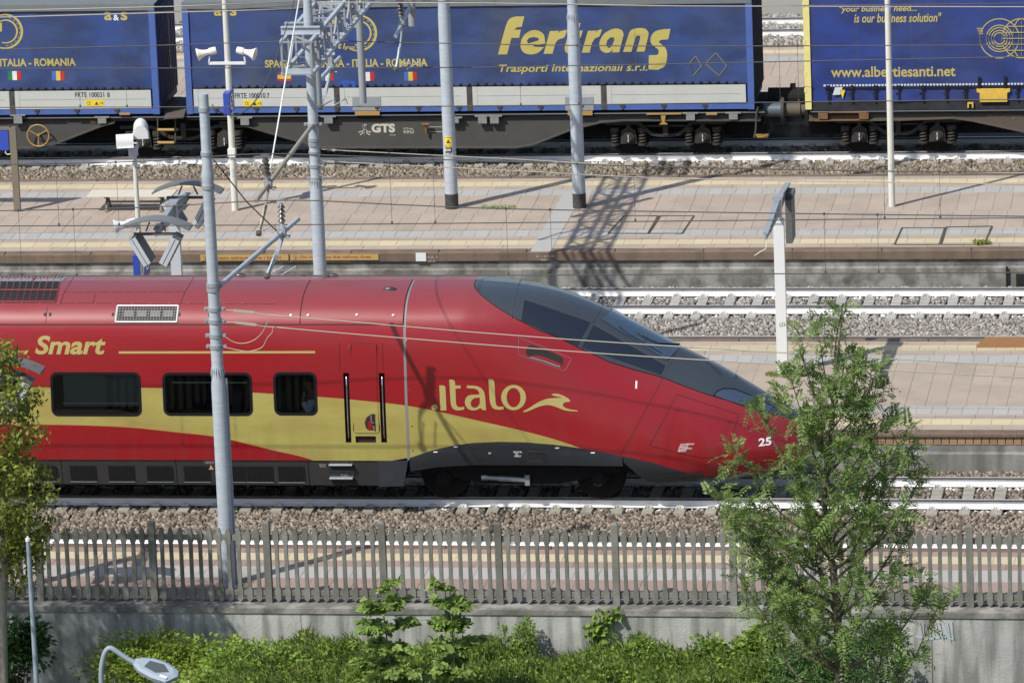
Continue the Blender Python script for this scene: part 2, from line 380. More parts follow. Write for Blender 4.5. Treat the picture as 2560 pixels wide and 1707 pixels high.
# ------------------------------------------------------------------ ballast stones
def stones(name, label, x0, x1, y0, y1, d, mats, zf, rails=(), skip=None, rz=False):
    nx, ny = int((x1-x0)/d), int((y1-y0)/d)
    gx, gy = np.meshgrid(np.arange(nx), np.arange(ny)); n = nx*ny
    px = x0+(gx.ravel()+.5+RNG.uniform(-.5,.5,n))*d; py = y0+(gy.ravel()+.5+RNG.uniform(-.5,.5,n))*d
    if skip is not None:
        k = ~skip(px, py); px, py = px[k], py[k]; n = len(px)
    white = np.zeros(n, bool)
    for r, w in rails: white |= (np.abs(py-r) < w) & (RNG.random(n) < .4)
    cube = np.array([(-1,-1,-1),(1,-1,-1),(1,1,-1),(-1,1,-1),(-1,-1,1),(1,-1,1),(1,1,1),(-1,1,1)], float)*.5
    v = cube[None]*(1+RNG.uniform(-.35,.25,(n,8,3)))
    v *= (d*RNG.uniform(.75,1.45,n))[:,None,None]*np.stack([RNG.uniform(.8,1.3,n),RNG.uniform(.7,1.1,n),RNG.uniform(.5,.9,n)],-1)[:,None,:]
    q = RNG.normal(size=(n,4)); q /= np.linalg.norm(q,axis=1)[:,None]; w_,x_,y_,z_ = q.T
    R = np.stack([1-2*(y_*y_+z_*z_),2*(x_*y_-z_*w_),2*(x_*z_+y_*w_),2*(x_*y_+z_*w_),1-2*(x_*x_+z_*z_),2*(y_*z_-x_*w_),2*(x_*z_-y_*w_),2*(y_*z_+x_*w_),1-2*(x_*x_+y_*y_)],-1).reshape(n,3,3)
    v = np.einsum('nij,nkj->nki', R, v)
    pz = zf(px, py)+RNG.uniform(-.015,.02,n)
    if rz: px, py = px.copy(), y3(px, py)
    v += np.stack([px,py,pz],-1)[:,None,:]
    F = np.array([(0,3,2,1),(4,5,6,7),(0,1,5,4),(1,2,6,5),(2,3,7,6),(3,0,4,7)])
    f = (F[None]+8*np.arange(n)[:,None,None]).reshape(-1,4)
    me = bpy.data.meshes.new(name); me.vertices.add(n*8); me.vertices.foreach_set('co', v.ravel())
    me.loops.add(f.size); me.loops.foreach_set('vertex_index', f.ravel()); me.polygons.add(len(f)); me.polygons.foreach_set('loop_start', np.arange(0,f.size,4))
    for q_ in mats: me.materials.append(M[q_])
    me.polygons.foreach_set('material_index', np.repeat(white.astype(np.int32),6)); me.update(calc_edges=True)
    o = bpy.data.objects.new(name, me); COL.objects.link(o); return tag(o, label, 'gravel', kind='stuff')
stones('ballast', 'brown crushed stone ballast around the red train track', -9.5, 12.6, -2.75, 2.6, .06, ['stone_brown','stone_white'],
       lambda x, y: np.where((y > -.45) & (y < 2.4), -.235, -.225-.04*np.clip(-y-.45,0,2)), rails=((0,.15),(1.505,.15),(-2.6,.15)), skip=lambda x, y: on_sleeper(x, y, XS_A, .752))
stones('ballast', 'pale grey stone ballast between the empty tracks beyond the train nose', 0.3, 13, 12.0, 17.0, .062, ['stone_grey','stone_white'],
       lambda x, y: np.where((y > 14.2) & (y < 16.6), -.235, -.215), rails=((14.68,.15),(16.18,.15),(12.1,.12)), skip=lambda x, y: on_sleeper(x, y, XS_C, 15.43))
stones('ballast', 'tan stone ballast in front of the freight wagons', -17, 12, 26.6, 31.4, .07, ['stone_tan','stone_white'],
       lambda x, y: -.225-.02*np.clip(29-y,0,3), rails=((29.1,.13),(30.6,.10)), rz=True)
stones('ballast', 'dark grey stone ballast far behind the freight bodies', -14, 7, 40.6, 46.2, .085, ['stone_grey','stone_white'],
       lambda x, y: np.full_like(x, -.2), rails=((43.4,.07),), rz=True)

# ------------------------------------------------------------------ platforms
mat('chip_white', (0.7,0.69,0.66), 0.9)
def slab_mesh(name, w, d, h, m, c=.006):
    b = B(); b.cbox(-w/2+.0022, w/2-.0022, -d/2+.002, d/2-.002, -h, 0, c); return b.build(name, m)
def platform(name, label, y0, y1, x0, x1, rows, rz=0.0, ztop=.55, face='concrete_dirty', bricks=False, nearface=True):
    """rows: (kind, ya, yb, step, material) measured as absolute y; paving sits on a concrete core"""
    t = thing(name, None, None, ((x0+x1)/2, (y0+y1)/2, ztop), kind='structure'); cx, cy = (x0+x1)/2, (y0+y1)/2
    b = B(); b.bb(x0, x1, y0+.10, y1-.10, -.28, ztop-.052); b.build('core', 'mortar', t)
    if nearface:
        b = B(); b.bb(x0, x1, y0+.055, y0+.25, ztop-.36, ztop-.20); b.build('wall_upper', face, t)
        b = B(); b.prism([(y0-.03,-.28),(y0+.25,-.28),(y0+.25,ztop-.362),(y0+.03,ztop-.362),(y0-.02,ztop-.40)], x0, x1, 'yz'); b.build('wall_lower', face, t)
    protos = {}
    for kind, ya, yb, step, m, h in rows:
        n = int((x1-x0)/step)
        off = random.uniform(0, step)
        for i in range(n):
            x = x0+off+step*(i+.5)
            if x+step/2 > x1: continue
            key = (kind, step, round(yb-ya,3), m)
            if key not in protos: protos[key] = slab_mesh(kind, step, yb-ya, h, m, .003 if h < .1 else .02); o = protos[key]; o.parent = t
            else: o = inst(protos[key], t)
            o.location = (x-cx, (ya+yb)/2-cy, random.uniform(-.0035,.0035))
    if bricks:
        first = None
        for i in range(int((x1-x0)/.155)):
            x = x0+.155*i+.08
            if first is None:
                bb_ = B(); bb_.cbox(-.072,.072,-.085,.085,-.06,.012,.008)
                first = bb_.build('brick', 'brick_tan'); o = first; o.parent = t
            else: o = inst(first, t)
            o.rotation_euler = (PI/2, 0, 0); o.location = (x-cx, y0+.055-cy, -.145+random.uniform(-.006,.006))
    t.rotation_euler.z = rz
    return t
def rows_for(y0, y1, pink, x_big=.39):
    w = y1-y0; n = y0; f = y1
    R = [('edge_block', n, n+.33, 1.95, 'coping', .20), ('paving_slab', n+.33, n+.68, .78, pink, .05), ('tactile_slab', n+.68, n+1.10, .39, 'paver_yellow', .05),
         ('paving_slab', n+1.10, n+1.45, .78, pink, .05), ('grey_slab', n+1.45, n+2.02, .30, 'paver_grey', .05)]
    mid = (n+2.02+f-2.02)/2
    R += [('field_slab', n+2.02, mid, .40, pink, .05), ('field_slab', mid, f-1.92, .40, pink, .05)]
    R += [('grey_slab', f-1.92, f-1.36, .30, 'paver_grey', .05), ('paving_slab', f-1.36, f-.99, .78, pink, .05), ('tactile_slab', f-.99, f-.58, .39, 'paver_yellow', .05),
          ('paving_slab', f-.58, f-.27, .78, pink, .05), ('edge_block', f-.27, f, 1.95, 'coping', .20)]
    return R
R2 = rows_for(2.59, 9.85, 'paver_pink'); R2[0] = R2[0][:5]+(.055,)
P2 = platform('platform', None, 2.59, 9.85, -14, 14.5, R2, bricks=True, face='concrete')
P3 = platform('platform', None, 17.2, 24.5, -19, 13, rows_for(17.2, 24.5, 'paver_pink'), rz=ROT3)
P3.location.y += math.tan(ROT3)*((-19+13)/2-PIV3[0])
R4 = [r for r in rows_for(31.5, 38.8, 'paver_pink')]
P4 = platform('platform', None, 31.5, 38.8, -14, 7, R4, rz=ROT3); P4.location.y += math.tan(ROT3)*(-3.5-PIV3[0])
f = -4.97
rows1 = [('grey_slab', f-2.10, f-1.40, .45, 'paver_grey', .05), ('paving_slab', f-1.40, f-1.0, .6, 'paver_red', .05), ('tactile_slab', f-1.0, f-.56, .39, 'paver_yellow', .05), ('paving_slab', f-.56, f-.27, .6, 'paver_red', .05),
         ('edge_block', f-.27, f, 1.95, 'coping', .20), ('field_slab', -8.42, f-2.10, .40, 'paver_red', .05)]
P1 = platform('platform', None, -8.55, f, -10, 13.5, rows1, nearface=False)
b = B(); b.bb(-30, 30, 46.4, 60, -.28, .62); P5 = tag(b.build('platform', 'paver_grey'), kind='structure'); P5.rotation_euler.z = ROT3
# pale cross path paved through the far platform, access covers
def on3(px, py): return bz(px, py, .554)
pa = [on3(1326,629), on3(1376,629), on3(1462,478), on3(1412,478)]
def world_child(o, parent):
    """mesh authored in world space, kept there under a rotated parent"""
    bpy.context.view_layer.update(); o.parent = parent; o.matrix_parent_inverse = parent.matrix_world.inverted()
def wbuild(b, name, m, parent, **k):
    o = b.build(name, m, None, **k); world_child(o, parent); return o
b = B(); b.prism([(p[0], p[1]) for p in pa], .545, .5585, 'xy'); wbuild(b, 'cross_path', 'paver_grey', P3)
mat('joint_dark', (0.075,0.075,0.06), 0.95)
for quad in (((1520,584),(1620,584),(1645,540),(1560,540)), ((1622,584),(1705,584),(1735,540),(1650,540)), ((2236,612),(2348,612),(2362,570),(2255,570)), ((2352,612),(2460,612),(2480,566),(2366,568))):
    b = B(); q = [on3(*p) for p in quad]
    for i in range(4): b.bar((q[i][0],q[i][1],.559), (q[(i+1)%4][0],q[(i+1)%4][1],.559), .035, .012)
    wbuild(b, 'access_cover', 'joint_dark', P3)

# notice plates and marks on the platform edge
mat('chalk', (0.6,0.58,0.55), 0.9)
def plate(name, px0, px1, py0, py1, body, Y):
    p0, p1 = by(px0, py1, Y), by(px1, py0, Y); x0, x1 = p0[0], p1[0]; z1 = .525; z0 = z1-.135
    t = thing(name, f'weathered yellow notice plate reading {body[0]} on the brown platform edge', 'sign', ((x0+x1)/2, Y, z0))
    b = B(); b.bb(x0, x1, Y-.012, Y, z0, z1); b.build('board', 'plate_yellow', t)
    b = B(); fn = lambda u, w: (u, Y-.015, w)
    text_fit(b, body[1], (x0+.22, z0+.025), (x1-x0)*.80, .085, fn, bold=.018); b.build('lettering', 'text_rust', t, fix=False)
    b = B(); b.lathe((x0+.11, Y-.012, (z0+z1)/2), [(.045,-.004),(.052,-.004),(.052,0)], 16, axis='y'); b.cyl((x0+.11,Y-.016,z0+.04),(x0+.11,Y-.016,z1-.045),.008,n=5); b.build('pictogram', 'text_rust', t, fix=False)
    t.rotation_euler.z = ROT3
yE = 17.2
plate('notice_plate', 502, 721, 640, 655, ('Vietato attraversare i binari', 'Vietato attraversare i binari'), y3(-6.9, yE)-.006)
plate('notice_plate', 727, 946, 640, 655, ('Do not cross the railway lines', 'Do not cross the railway lines'), y3(-4.9, yE)-.006)
b = B(); p = by(1053, 646, y3(-2.8,yE)); b.bb(p[0]-.115, p[0]+.115, p[1]-.03, p[1]-.004, .36, .545)
o = b.build('junction_box', 'paint_white'); tag(o, 'small white square box fixed to the brown platform edge', 'box')
b = B()
for s, (px, py), w, h in (('D.A. +', (1068, 643), .24, .045), ('G1,3', (1068, 653), .17, .045), ('Gr  + C P 4,90', (1340, 642), .42, .05), ('ND%', (1352, 650), .12, .045)):
    p = by(px, py, y3(-1, yE)-.004); text_fit(b, s, (p[0], min(p[2],.47)-.02), w, h, lambda u, v, Y=p[1]: (u, y3(u, yE)-.006, v))
wbuild(b, 'chalk_mark', 'chalk', P3, fix=False)
# broken end and drain of the platform wall at far right
b = B(); q0 = by(2515, 700, y3(10,17.12)); b.bb(q0[0], q0[0]+.03, q0[1]-.03, q0[1]+.1, -.25, .18); b.bb(q0[0]+.22, q0[0]+1.2, q0[1]-.034, q0[1]+.1, -.25, .02); wbuild(b, 'drain_opening', 'black', P3)
# timber crossing boards on platform by the nose
t = thing('crossing_deck', 'orange brown timber crossing boards on the platform edge at far right', 'boards', (10.4, 9.5, .556))
for k in range(4):
    b = B(); x0 = bz(2462-7*k, 845+7*k, .56)[0]; b.cbox(x0, 14.4, 9.66-.19*k+.004, 9.85-.19*k, .553, .58, .006); b.build('board', 'timber', t)

# ------------------------------------------------------------------ retaining wall and picket fence
YF = -8.58
w = thing('retaining_wall', 'stained grey concrete retaining wall below the picket fence', 'wall', (1.5, -8.8, -1.8))
xs = [bz(x, 1503, .55)[0] for x in (103, 397, 682, 964, 1254, 1537, 1834, 2130, 2430)]
step = (xs[-1]-xs[0])/8; posts = [xs[0]+step*i for i in range(-1, 10)]
b = B(); b.bb(-45.6, 49.6, -8.955, -8.50, .465, .56); b.build('wall_cap', 'concrete_dirty', w)
for i in range(17):
    x0 = -45.6+5.6*i
    b = B(); b.bb(x0+.006, x0+5.594, -8.93, -8.55, -1.9, .463); b.build('wall_panel', 'concrete_wall', w)
b = B()
for k in range(9):   # faded spray scrawl
    p = by(2300+10*k, 1560+random.uniform(-8,8), -8.935); q = by(2305+10*k+random.uniform(-5,5), 1585+random.uniform(-6,10)+2*k, -8.935); b.bar((p[0],-8.934,p[2]), (q[0],-8.934,q[2]), .004, .03)
for k in range(6):
    p = by(2290+15*k, 1590+4*math.sin(k)+1.5*k, -8.935); q = by(2308+15*k, 1591+4*math.sin(k+1)+1.5*k, -8.935); b.bar((p[0],-8.934,p[2]), (q[0],-8.934,q[2]), .004, .035)
mat('spray_blue', (0.42,0.52,0.58), 0.8); b.build('graffiti', 'spray_blue', w)
fen = thing('picket_fence', 'grey precast concrete picket fence along the near platform', 'fence', (1.5, YF, .56))
ZF0, ZF1 = .585, 1.98
def post_mesh():
    b = B(); b.cbox(-.060,.060,-.065,.065,0,1.50,.025); return b.build('post', 'concrete_fence')
def picket_mesh():
    pr = [(0,0),(.030,.012),(.050,.05),(.052,.17),(.050,.22),(.036,.25),(.032,.29),(.032,1.03),(.036,1.06),(.048,1.09),(.050,1.18),(.046,1.26),(.026,1.33),(0,1.345)]
    poly = pr + [(-x, z) for x, z in reversed(pr[1:-1])]
    b = B(); b.prism(poly, -.03, .03); return b.build('picket', 'concrete_fence')
PO, PK = post_mesh(), picket_mesh(); PO.parent = fen; PK.parent = fen
o_first = [True, True]
for i, x in enumerate(posts):
    o = PO if i == 0 else inst(PO, fen); o.location = (x-1.5, 0, 0); o.rotation_euler.z = random.uniform(-.02,.02)
    if i == len(posts)-1: break
    x2 = posts[i+1]; n = 11
    for z0, z1 in ((.10,.195), (1.12,1.215)):
        b = B(); b.bb(x+.061, x2-.061, YF-.022, YF+.030, .56+z0+.03, .56+z1+.03); b.build('fence_rail', 'concrete_fence', fen)
    for k in range(n):
        o = PK if (i == 0 and k == 0) else inst(PK, fen)
        o.location = (x+(k+1)*(x2-x)/(n+1)-1.5, -.012, .03+random.uniform(-.006,.006)); o.rotation_euler = (random.uniform(-.012,.012), random.uniform(-.008,.008), random.uniform(-.04,.04))
# ------------------------------------------------------------------ red high-speed train
def paint(name, base, rough, coat, curves=None, loc=(0,0,0)):
    """gloss paint; optional printed colour band between two curves z(x) in the train's own coordinates"""
    m = bpy.data.materials.new(name); m.use_nodes = True; N = m.node_tree.nodes; L = m.node_tree.links; p = N['Principled BSDF']
    p.inputs['Roughness'].default_value = rough; p.inputs['Coat Weight'].default_value = coat; p.inputs['Coat Roughness'].default_value = 0.12
    geo = N.new('ShaderNodeNewGeometry')
    dn = N.new('ShaderNodeTexNoise'); dn.inputs['Scale'].default_value = 2.2; dn.inputs['Detail'].default_value = 7
    mp = N.new('ShaderNodeMapping'); mp.inputs['Scale'].default_value = (.35,1,1.6); L.new(geo.outputs['Position'], mp.inputs['Vector']); L.new(mp.outputs[0], dn.inputs['Vector'])
    dr = N.new('ShaderNodeMapRange'); dr.inputs['From Min'].default_value = .38; dr.inputs['From Max'].default_value = .75; dr.inputs['To Max'].default_value = .30; L.new(dn.outputs['Fac'], dr.inputs['Value'])
    col = None
    if curves:
        sx = N.new('ShaderNodeSeparateXYZ'); L.new(geo.outputs['Position'], sx.inputs[0])
        X0, X1 = -16.0, 8.0
        un = N.new('ShaderNodeMapRange'); un.inputs['From Min'].default_value = X0; un.inputs['From Max'].default_value = X1; L.new(sx.outputs['X'], un.inputs['Value'])
        masks = []
        for pts, op in ((curves[0], 'LESS_THAN'), (curves[1], 'GREATER_THAN')):
            fc = N.new('ShaderNodeFloatCurve'); cv = fc.mapping.curves[0]; fc.mapping.use_clip = False
            P = [((x-X0)/(X1-X0), z/4.0) for x, z in pts]
            cv.points[0].location = P[0]; cv.points[1].location = P[-1]
            for q in P[1:-1]: cv.points.new(*q)
            fc.mapping.update(); L.new(un.outputs[0], fc.inputs['Value'])
            mu = N.new('ShaderNodeMath'); mu.operation = 'MULTIPLY'; mu.inputs[1].default_value = 4.0; L.new(fc.outputs[0], mu.inputs[0])
            cm = N.new('ShaderNodeMath'); cm.operation = op; L.new(sx.outputs['Z'], cm.inputs[0]); L.new(mu.outputs[0], cm.inputs[1]); masks.append(cm)
        mm = N.new('ShaderNodeMath'); mm.operation = 'MULTIPLY'; L.new(masks[0].outputs[0], mm.inputs[0]); L.new(masks[1].outputs[0], mm.inputs[1])
        mx = N.new('ShaderNodeMix'); mx.data_type = 'RGBA'; mx.inputs['A'].default_value = (*base, 1); mx.inputs['B'].default_value = (0.385,0.345,0.095,1); L.new(mm.outputs[0], mx.inputs['Factor']); col = mx.outputs['Result']
    dm = N.new('ShaderNodeMix'); dm.data_type = 'RGBA'; dm.inputs['B'].default_value = tuple(v*.62+.004 for v in base)+(1,)
    if col: L.new(col, dm.inputs['A'])
    else: dm.inputs['A'].default_value = (*base, 1)
    L.new(dr.outputs[0], dm.inputs['Factor'])
    # paler grey-pink mixed in the more a face turns upward
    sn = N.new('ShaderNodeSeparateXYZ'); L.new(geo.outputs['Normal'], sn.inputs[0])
    # brown brake dust washed in streaks over the lowest metre
    sp = N.new('ShaderNodeSeparateXYZ'); L.new(geo.outputs['Position'], sp.inputs[0])
    lo = N.new('ShaderNodeMapRange'); lo.inputs['From Min'].default_value = 2.1; lo.inputs['From Max'].default_value = .7; L.new(sp.outputs['Z'], lo.inputs['Value'])
    gn = N.new('ShaderNodeTexNoise'); gn.inputs['Scale'].default_value = 3.0; gn.inputs['Detail'].default_value = 6; gm = N.new('ShaderNodeMapping'); gm.inputs['Scale'].default_value = (1.6,1,.25); L.new(geo.outputs['Position'], gm.inputs['Vector']); L.new(gm.outputs[0], gn.inputs['Vector'])
    gr_ = N.new('ShaderNodeMapRange'); gr_.inputs['From Min'].default_value = .40; gr_.inputs['From Max'].default_value = .70; gr_.inputs['To Max'].default_value = .22; L.new(gn.outputs['Fac'], gr_.inputs['Value'])
    gx = N.new('ShaderNodeMath'); gx.operation = 'MULTIPLY'; L.new(lo.outputs[0], gx.inputs[0]); L.new(gr_.outputs[0], gx.inputs[1])
    gd = N.new('ShaderNodeMix'); gd.data_type = 'RGBA'; gd.inputs['B'].default_value = (.10,.065,.045,1); L.new(dm.outputs['Result'], gd.inputs['A']); L.new(gx.outputs[0], gd.inputs['Factor'])
    rr = N.new('ShaderNodeMapRange'); rr.inputs['To Min'].default_value = rough-.06; rr.inputs['To Max'].default_value = rough+.16; L.new(dn.outputs['Fac'], rr.inputs['Value']); L.new(rr.outputs[0], p.inputs['Roughness'])
    dm = gd
    up_tint = N.new('ShaderNodeMapRange'); up_tint.inputs['From Min'].default_value = .35; up_tint.inputs['From Max'].default_value = 1.0; up_tint.inputs['To Max'].default_value = .42; L.new(sn.outputs['Z'], up_tint.inputs['Value'])
    dx = N.new('ShaderNodeMix'); dx.data_type = 'RGBA'; dx.inputs['B'].default_value = (.21,.115,.125,1); L.new(dm.outputs['Result'], dx.inputs['A']); L.new(up_tint.outputs[0], dx.inputs['Factor']); L.new(dx.outputs['Result'], p.inputs['Base Color'])
    M[name] = m; return m
YC = .752
def dens(pts):
    q = spline([(a, c) for a, c in pts], 6); return np.array([v[0] for v in q]), np.array([v[1] for v in q])
ZTX, ZTY = dens([(-40,4.10),(-10,4.10),(0.5,4.10),(1.0,4.09),(1.8,4.03),(2.65,3.86),(3.5,3.53),(4.15,3.19),(4.9,2.78),(5.65,2.40),(6.15,2.10),(6.6,1.82),(6.95,1.60),(7.2,1.42),(7.38,1.22)])
WX, WY = dens([(-40,1.485),(-10,1.485),(1.5,1.485),(2.4,1.483),(3.4,1.462),(4.4,1.40),(5.3,1.275),(6.0,1.12),(6.5,.95),(6.9,.74),(7.15,.53),(7.3,.32),(7.38,.05)])
PZ = np.array([.40,.95,1.4,1.8,2.2,2.6,3.0,3.3,3.52,3.70,3.88,4.0,4.07,4.1]); PA = np.array([.985,.996,1.0,.997,.983,.963,.936,.906,.862,.795,.673,.498,.27,0.])
_h, _c = dens(list(zip((PZ-.4)/3.7, PA)))
def ztop(x): return float(np.interp(x, ZTX, ZTY))
def halfw(x): return float(np.interp(x, WX, WY))
def sstep(a, b_, x): t = min(max((x-a)/(b_-a), 0), 1); return t*t*(3-2*t)
def aw(x, z):
    h = min(max((z-.4)/(ztop(x)-.4), 0), 1); k = sstep(.8, 4.6, x)
    c = float(np.interp(h, _h, _c)); d = (1-h**2.3)**(1/1.9)
    tuck = 1-.32*sstep(4, 7, x)*min(max((1.05-z)/.65, 0), 1)**2
    return halfw(x)*((1-k)*c+k*d)*tuck
def hit(px, py):
    q = ray(px, py); lo = None
    s0 = (YC-1.6-CAM_POS[1])/q[1]; s1 = (YC+1.45-CAM_POS[1])/q[1]; n = 160; prev = s0
    for i in range(n+1):
        s = s0+(s1-s0)*i/n; P = CAM_POS+s*q
        if P[2] < ztop(P[0]) and abs(P[1]-YC) < aw(P[0], P[2]):
            a_, b_ = prev, s
            for _ in range(14):
                m_ = (a_+b_)/2; Q = CAM_POS+m_*q
                if Q[2] < ztop(Q[0]) and abs(Q[1]-YC) < aw(Q[0], Q[2]): b_ = m_
                else: a_ = m_
            return CAM_POS+b_*q
        prev = s
    return by(px, py, YC+.5)
def nrm(P):
    x, z = P[0], P[2]; e = .004; sg = -1 if P[1] < YC else 1
    ax = (aw(x+e, z)-aw(x-e, z))/(2*e); z = min(z, ztop(x)-e*1.5)
    az = (aw(x, z+e)-aw(x, z-e))/(2*e); v = np.array([-ax, sg, -az]); return v/np.linalg.norm(v)
def on(px, py, off=.004):
    P = hit(px, py); return tuple(P+nrm(P)*off)
def side(x, z, off=.004):
    P = np.array([x, YC-aw(x, z), z]); return tuple(P+nrm(P)*off)
def sx(px, py): return hit(px, py)[0]
def sxz(px, py): P = hit(px, py); return P[0], P[2]

YT = [sxz(*p) for p in ((92,968),(355,969),(500,973),(631,981),(794,991.5),(940,1004.5),(1018,1014),(1087,1027),(1203,1053),(1315,1078.7),(1382,1096.5),(1449,1119),(1500,1137))]
YB = [sxz(*p) for p in ((91,1061),(210,1063),(329,1068.6),(439,1080),(537,1091),(585,1101),(676,1123.5),(771,1146))]
YT = [(-16, YT[0][1])]+YT+[(YT[-1][0]+.25, .4), (YT[-1][0]+.6, .0), (8.0, .0)]; YB = [(-16, YB[0][1]+.03)]+YB+[(YB[-1][0]+.4, .8), (8.0, .3)]
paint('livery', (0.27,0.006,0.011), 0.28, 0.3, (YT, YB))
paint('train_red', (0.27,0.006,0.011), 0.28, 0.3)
mat('logo_gold', (0.40,0.35,0.12), 0.35, coat=0.3)
mat('train_grey', (0.027,0.033,0.042), 0.38, coat=0.35, var=0.3, scale=3, col2=(0.028,0.032,0.038))
mat('skirt_dark', (0.032,0.034,0.036), 0.5, coat=0.15, var=0.4, scale=5, col2=(0.05,0.045,0.04))
mat('canopy', (0.045,0.056,0.070), 0.25, coat=0.6, var=0.2, scale=2, col2=(0.037,0.045,0.055))
mat('screen_glass', (0.035,0.06,0.095), 0.06, coat=1.0, spec=1.0); M['screen_glass'].node_tree.nodes['Principled BSDF'].inputs['IOR'].default_value = 2.0; M['screen_glass'].node_tree.nodes['Principled BSDF'].inputs['Coat IOR'].default_value = 2.0
mat('cab_glass', (0.016,0.022,0.034), 0.08, coat=0.8); mat('glass_joint', (0.085,0.09,0.10), 0.5)
mat('gasket', (0.010,0.010,0.012), 0.7, spec=0.15); mat('seam', (0.03,0.012,0.014), 0.7); mat('seam_grey', (0.21,0.20,0.21), 0.5)
mat('chrome', (0.75,0.75,0.76), 0.18, 1.0); mat('recess', (0.04,0.010,0.012), 0.6); mat('steel', (0.40,0.43,0.45), 0.4, 0.5, var=0.4, scale=10)
mat('underframe_black', (0.010,0.011,0.012), 0.85, var=0.5, scale=8, col2=(0.02,0.018,0.016), spec=0.25)
mat('cabin', (0.035,0.042,0.045), 0.9); mat('blind', (0.15,0.17,0.17), 0.9); mat('trim_light', (0.5,0.5,0.48), 0.6)
g = bpy.data.materials.new('window_glass'); g.use_nodes = True; N = g.node_tree.nodes; L = g.node_tree.links
gl = N.new('ShaderNodeBsdfGlossy'); gl.inputs['Roughness'].default_value = .03; tr = N.new('ShaderNodeBsdfTransparent'); tr.inputs[0].default_value = (.62,.68,.70,1)
fr = N.new('ShaderNodeFresnel'); fr.inputs[0].default_value = 1.5; mx = N.new('ShaderNodeMixShader'); L.new(fr.outputs[0], mx.inputs[0]); L.new(tr.outputs[0], mx.inputs[1]); L.new(gl.outputs[0], mx.inputs[2]); L.new(mx.outputs[0], N['Material Output'].inputs[0]); M['window_glass'] = g

TR = thing('high_speed_train', 'red and gold high-speed train with long pointed nose and dark windscreen', 'train', (0, YC, 0))
GT = [sxz(*p) for p in ((1022,1145.6),(1080,1125.5),(1136,1113),(1181,1107),(1248,1104),(1315,1105.5),(1382,1111),(1449,1120),(1480,1125.5),(1551,1139),(1638,1158),(1714,1181),(1760,1192))]
GT += [(6.2, GT[-1][1]-.01), (6.7, GT[-1][1]), (7.1, GT[-1][1]+.08)]
XJ = GT[0][0]
def zg(x):
    if x < XJ: return .945
    return interp(x, GT+[(7.38, GT[-1][1]+.12)])
def S(x, t, off=0., sg=-1):
    zb = zg(x)-.015; zt = ztop(x); z = zb+(zt-zb)*math.sin(t*PI/2)**.9
    a = aw(x, z) if t < 1 else 0.
    P = np.array([x, YC+sg*a, z])
    if off:
        if t >= .999: n = np.array([-(ztop(x+.01)-ztop(x-.01))/.02, 0, 1.]); n /= np.linalg.norm(n)
        else: n = nrm(np.array([x, YC+sg*max(a,1e-4), z]))
        P = P+n*off
    return tuple(P)
def t_of(x, z):
    zb = zg(x)-.015; f = min(max((z-zb)/(ztop(x)-zb), 0), 1); return math.asin(f**(1/.9))*2/PI
xs_b = list(np.arange(-14, .5, .5))+list(np.arange(.5, 5.5, .14))+list(np.arange(5.5, 7.38, .07))+[7.375]
b = B(); nt_ = 36
def bodyf(u, v):
    x = xs_b[int(round(u*(len(xs_b)-1)))]; t = v*2
    return S(x, t) if t <= 1 else S(x, 2-t, 0, 1)
b.grid(bodyf, len(xs_b)-1, nt_*2)
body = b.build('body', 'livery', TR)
WIN = {}
for k, (xa, xb, ya, yb) in enumerate(((-220, 73, 930, 1040), (127, 353, 930, 1040), (407, 631, 931, 1039), (684, 793, 930, 1038))):
    c = [hit(max(xa, 2), (ya+yb)/2)[0] if xa > 0 else hit(73, 985)[0]-1.74, hit(xb, (ya+yb)/2)[0]]
    zc = (hit((max(xa,0)+xb)/2, ya)[2], hit((max(xa,0)+xb)/2, yb)[2]); WIN[k] = (c[0], c[1], zc[1], zc[0])
HOLES = [(x0+.05, x1-.05, z0+.05, z1-.05) for x0, x1, z0, z1 in WIN.values()]
RAILS = []
for px in ((868, 930), (957, 930)):
    xa = hit(px[0], 1020)[0]; RAILS.append((xa-.055, xa+.055, hit(px[0], 1106)[2], hit(px[0], 932)[2]))
POCKET = (sx(889,1098), sx(940,1098), hit(915,1106)[2], hit(915,1090)[2])
HOLES += RAILS + [POCKET]
bm = bmesh.new(); bm.from_mesh(body.data)
for x0, x1, z0, z1 in HOLES:
    for co, no in (((x0,0,0),(1,0,0)), ((x1,0,0),(1,0,0)), ((0,0,z0),(0,0,1)), ((0,0,z1),(0,0,1))):
        bmesh.ops.bisect_plane(bm, geom=bm.verts[:]+bm.edges[:]+bm.faces[:], plane_co=co, plane_no=no)
    kill = [f for f in bm.faces if f.calc_center_median().y < -.3 and x0 < f.calc_center_median().x < x1 and z0 < f.calc_center_median().z < z1]
    bmesh.ops.delete(bm, geom=kill, context='FACES')
bm.to_mesh(body.data); bm.free()
body.data.polygons.foreach_set('use_smooth', [True]*len(body.data.polygons))
def recess(b, x0, x1, z0, z1, dep):
    y0 = lambda x, z: YC-aw(x, z)
    A = [(x0,z0),(x1,z0),(x1,z1),(x0,z1)]; f = [(x, y0(x,z), z) for x, z in A]; k = [(x, y0(x,z)+dep, z) for x, z in A]
    b.add(f+k, [(4,5,6,7),(0,1,5,4),(1,2,6,5),(2,3,7,6),(3,0,4,7)])
def ringpatch(b, outer, inner, off0, off1):
    n = len(outer); vs = [side(x, z, off0) for x, z in outer]+[side(x, z, off1) for x, z in outer]+[side(x, z, off1) for x, z in inner]+[side(x, z, -.03) for x, z in inner]
    b.add(vs, [(r*n+i, r*n+(i+1) % n, (r+1)*n+(i+1) % n, (r+1)*n+i) for r in range(3) for i in range(n)])
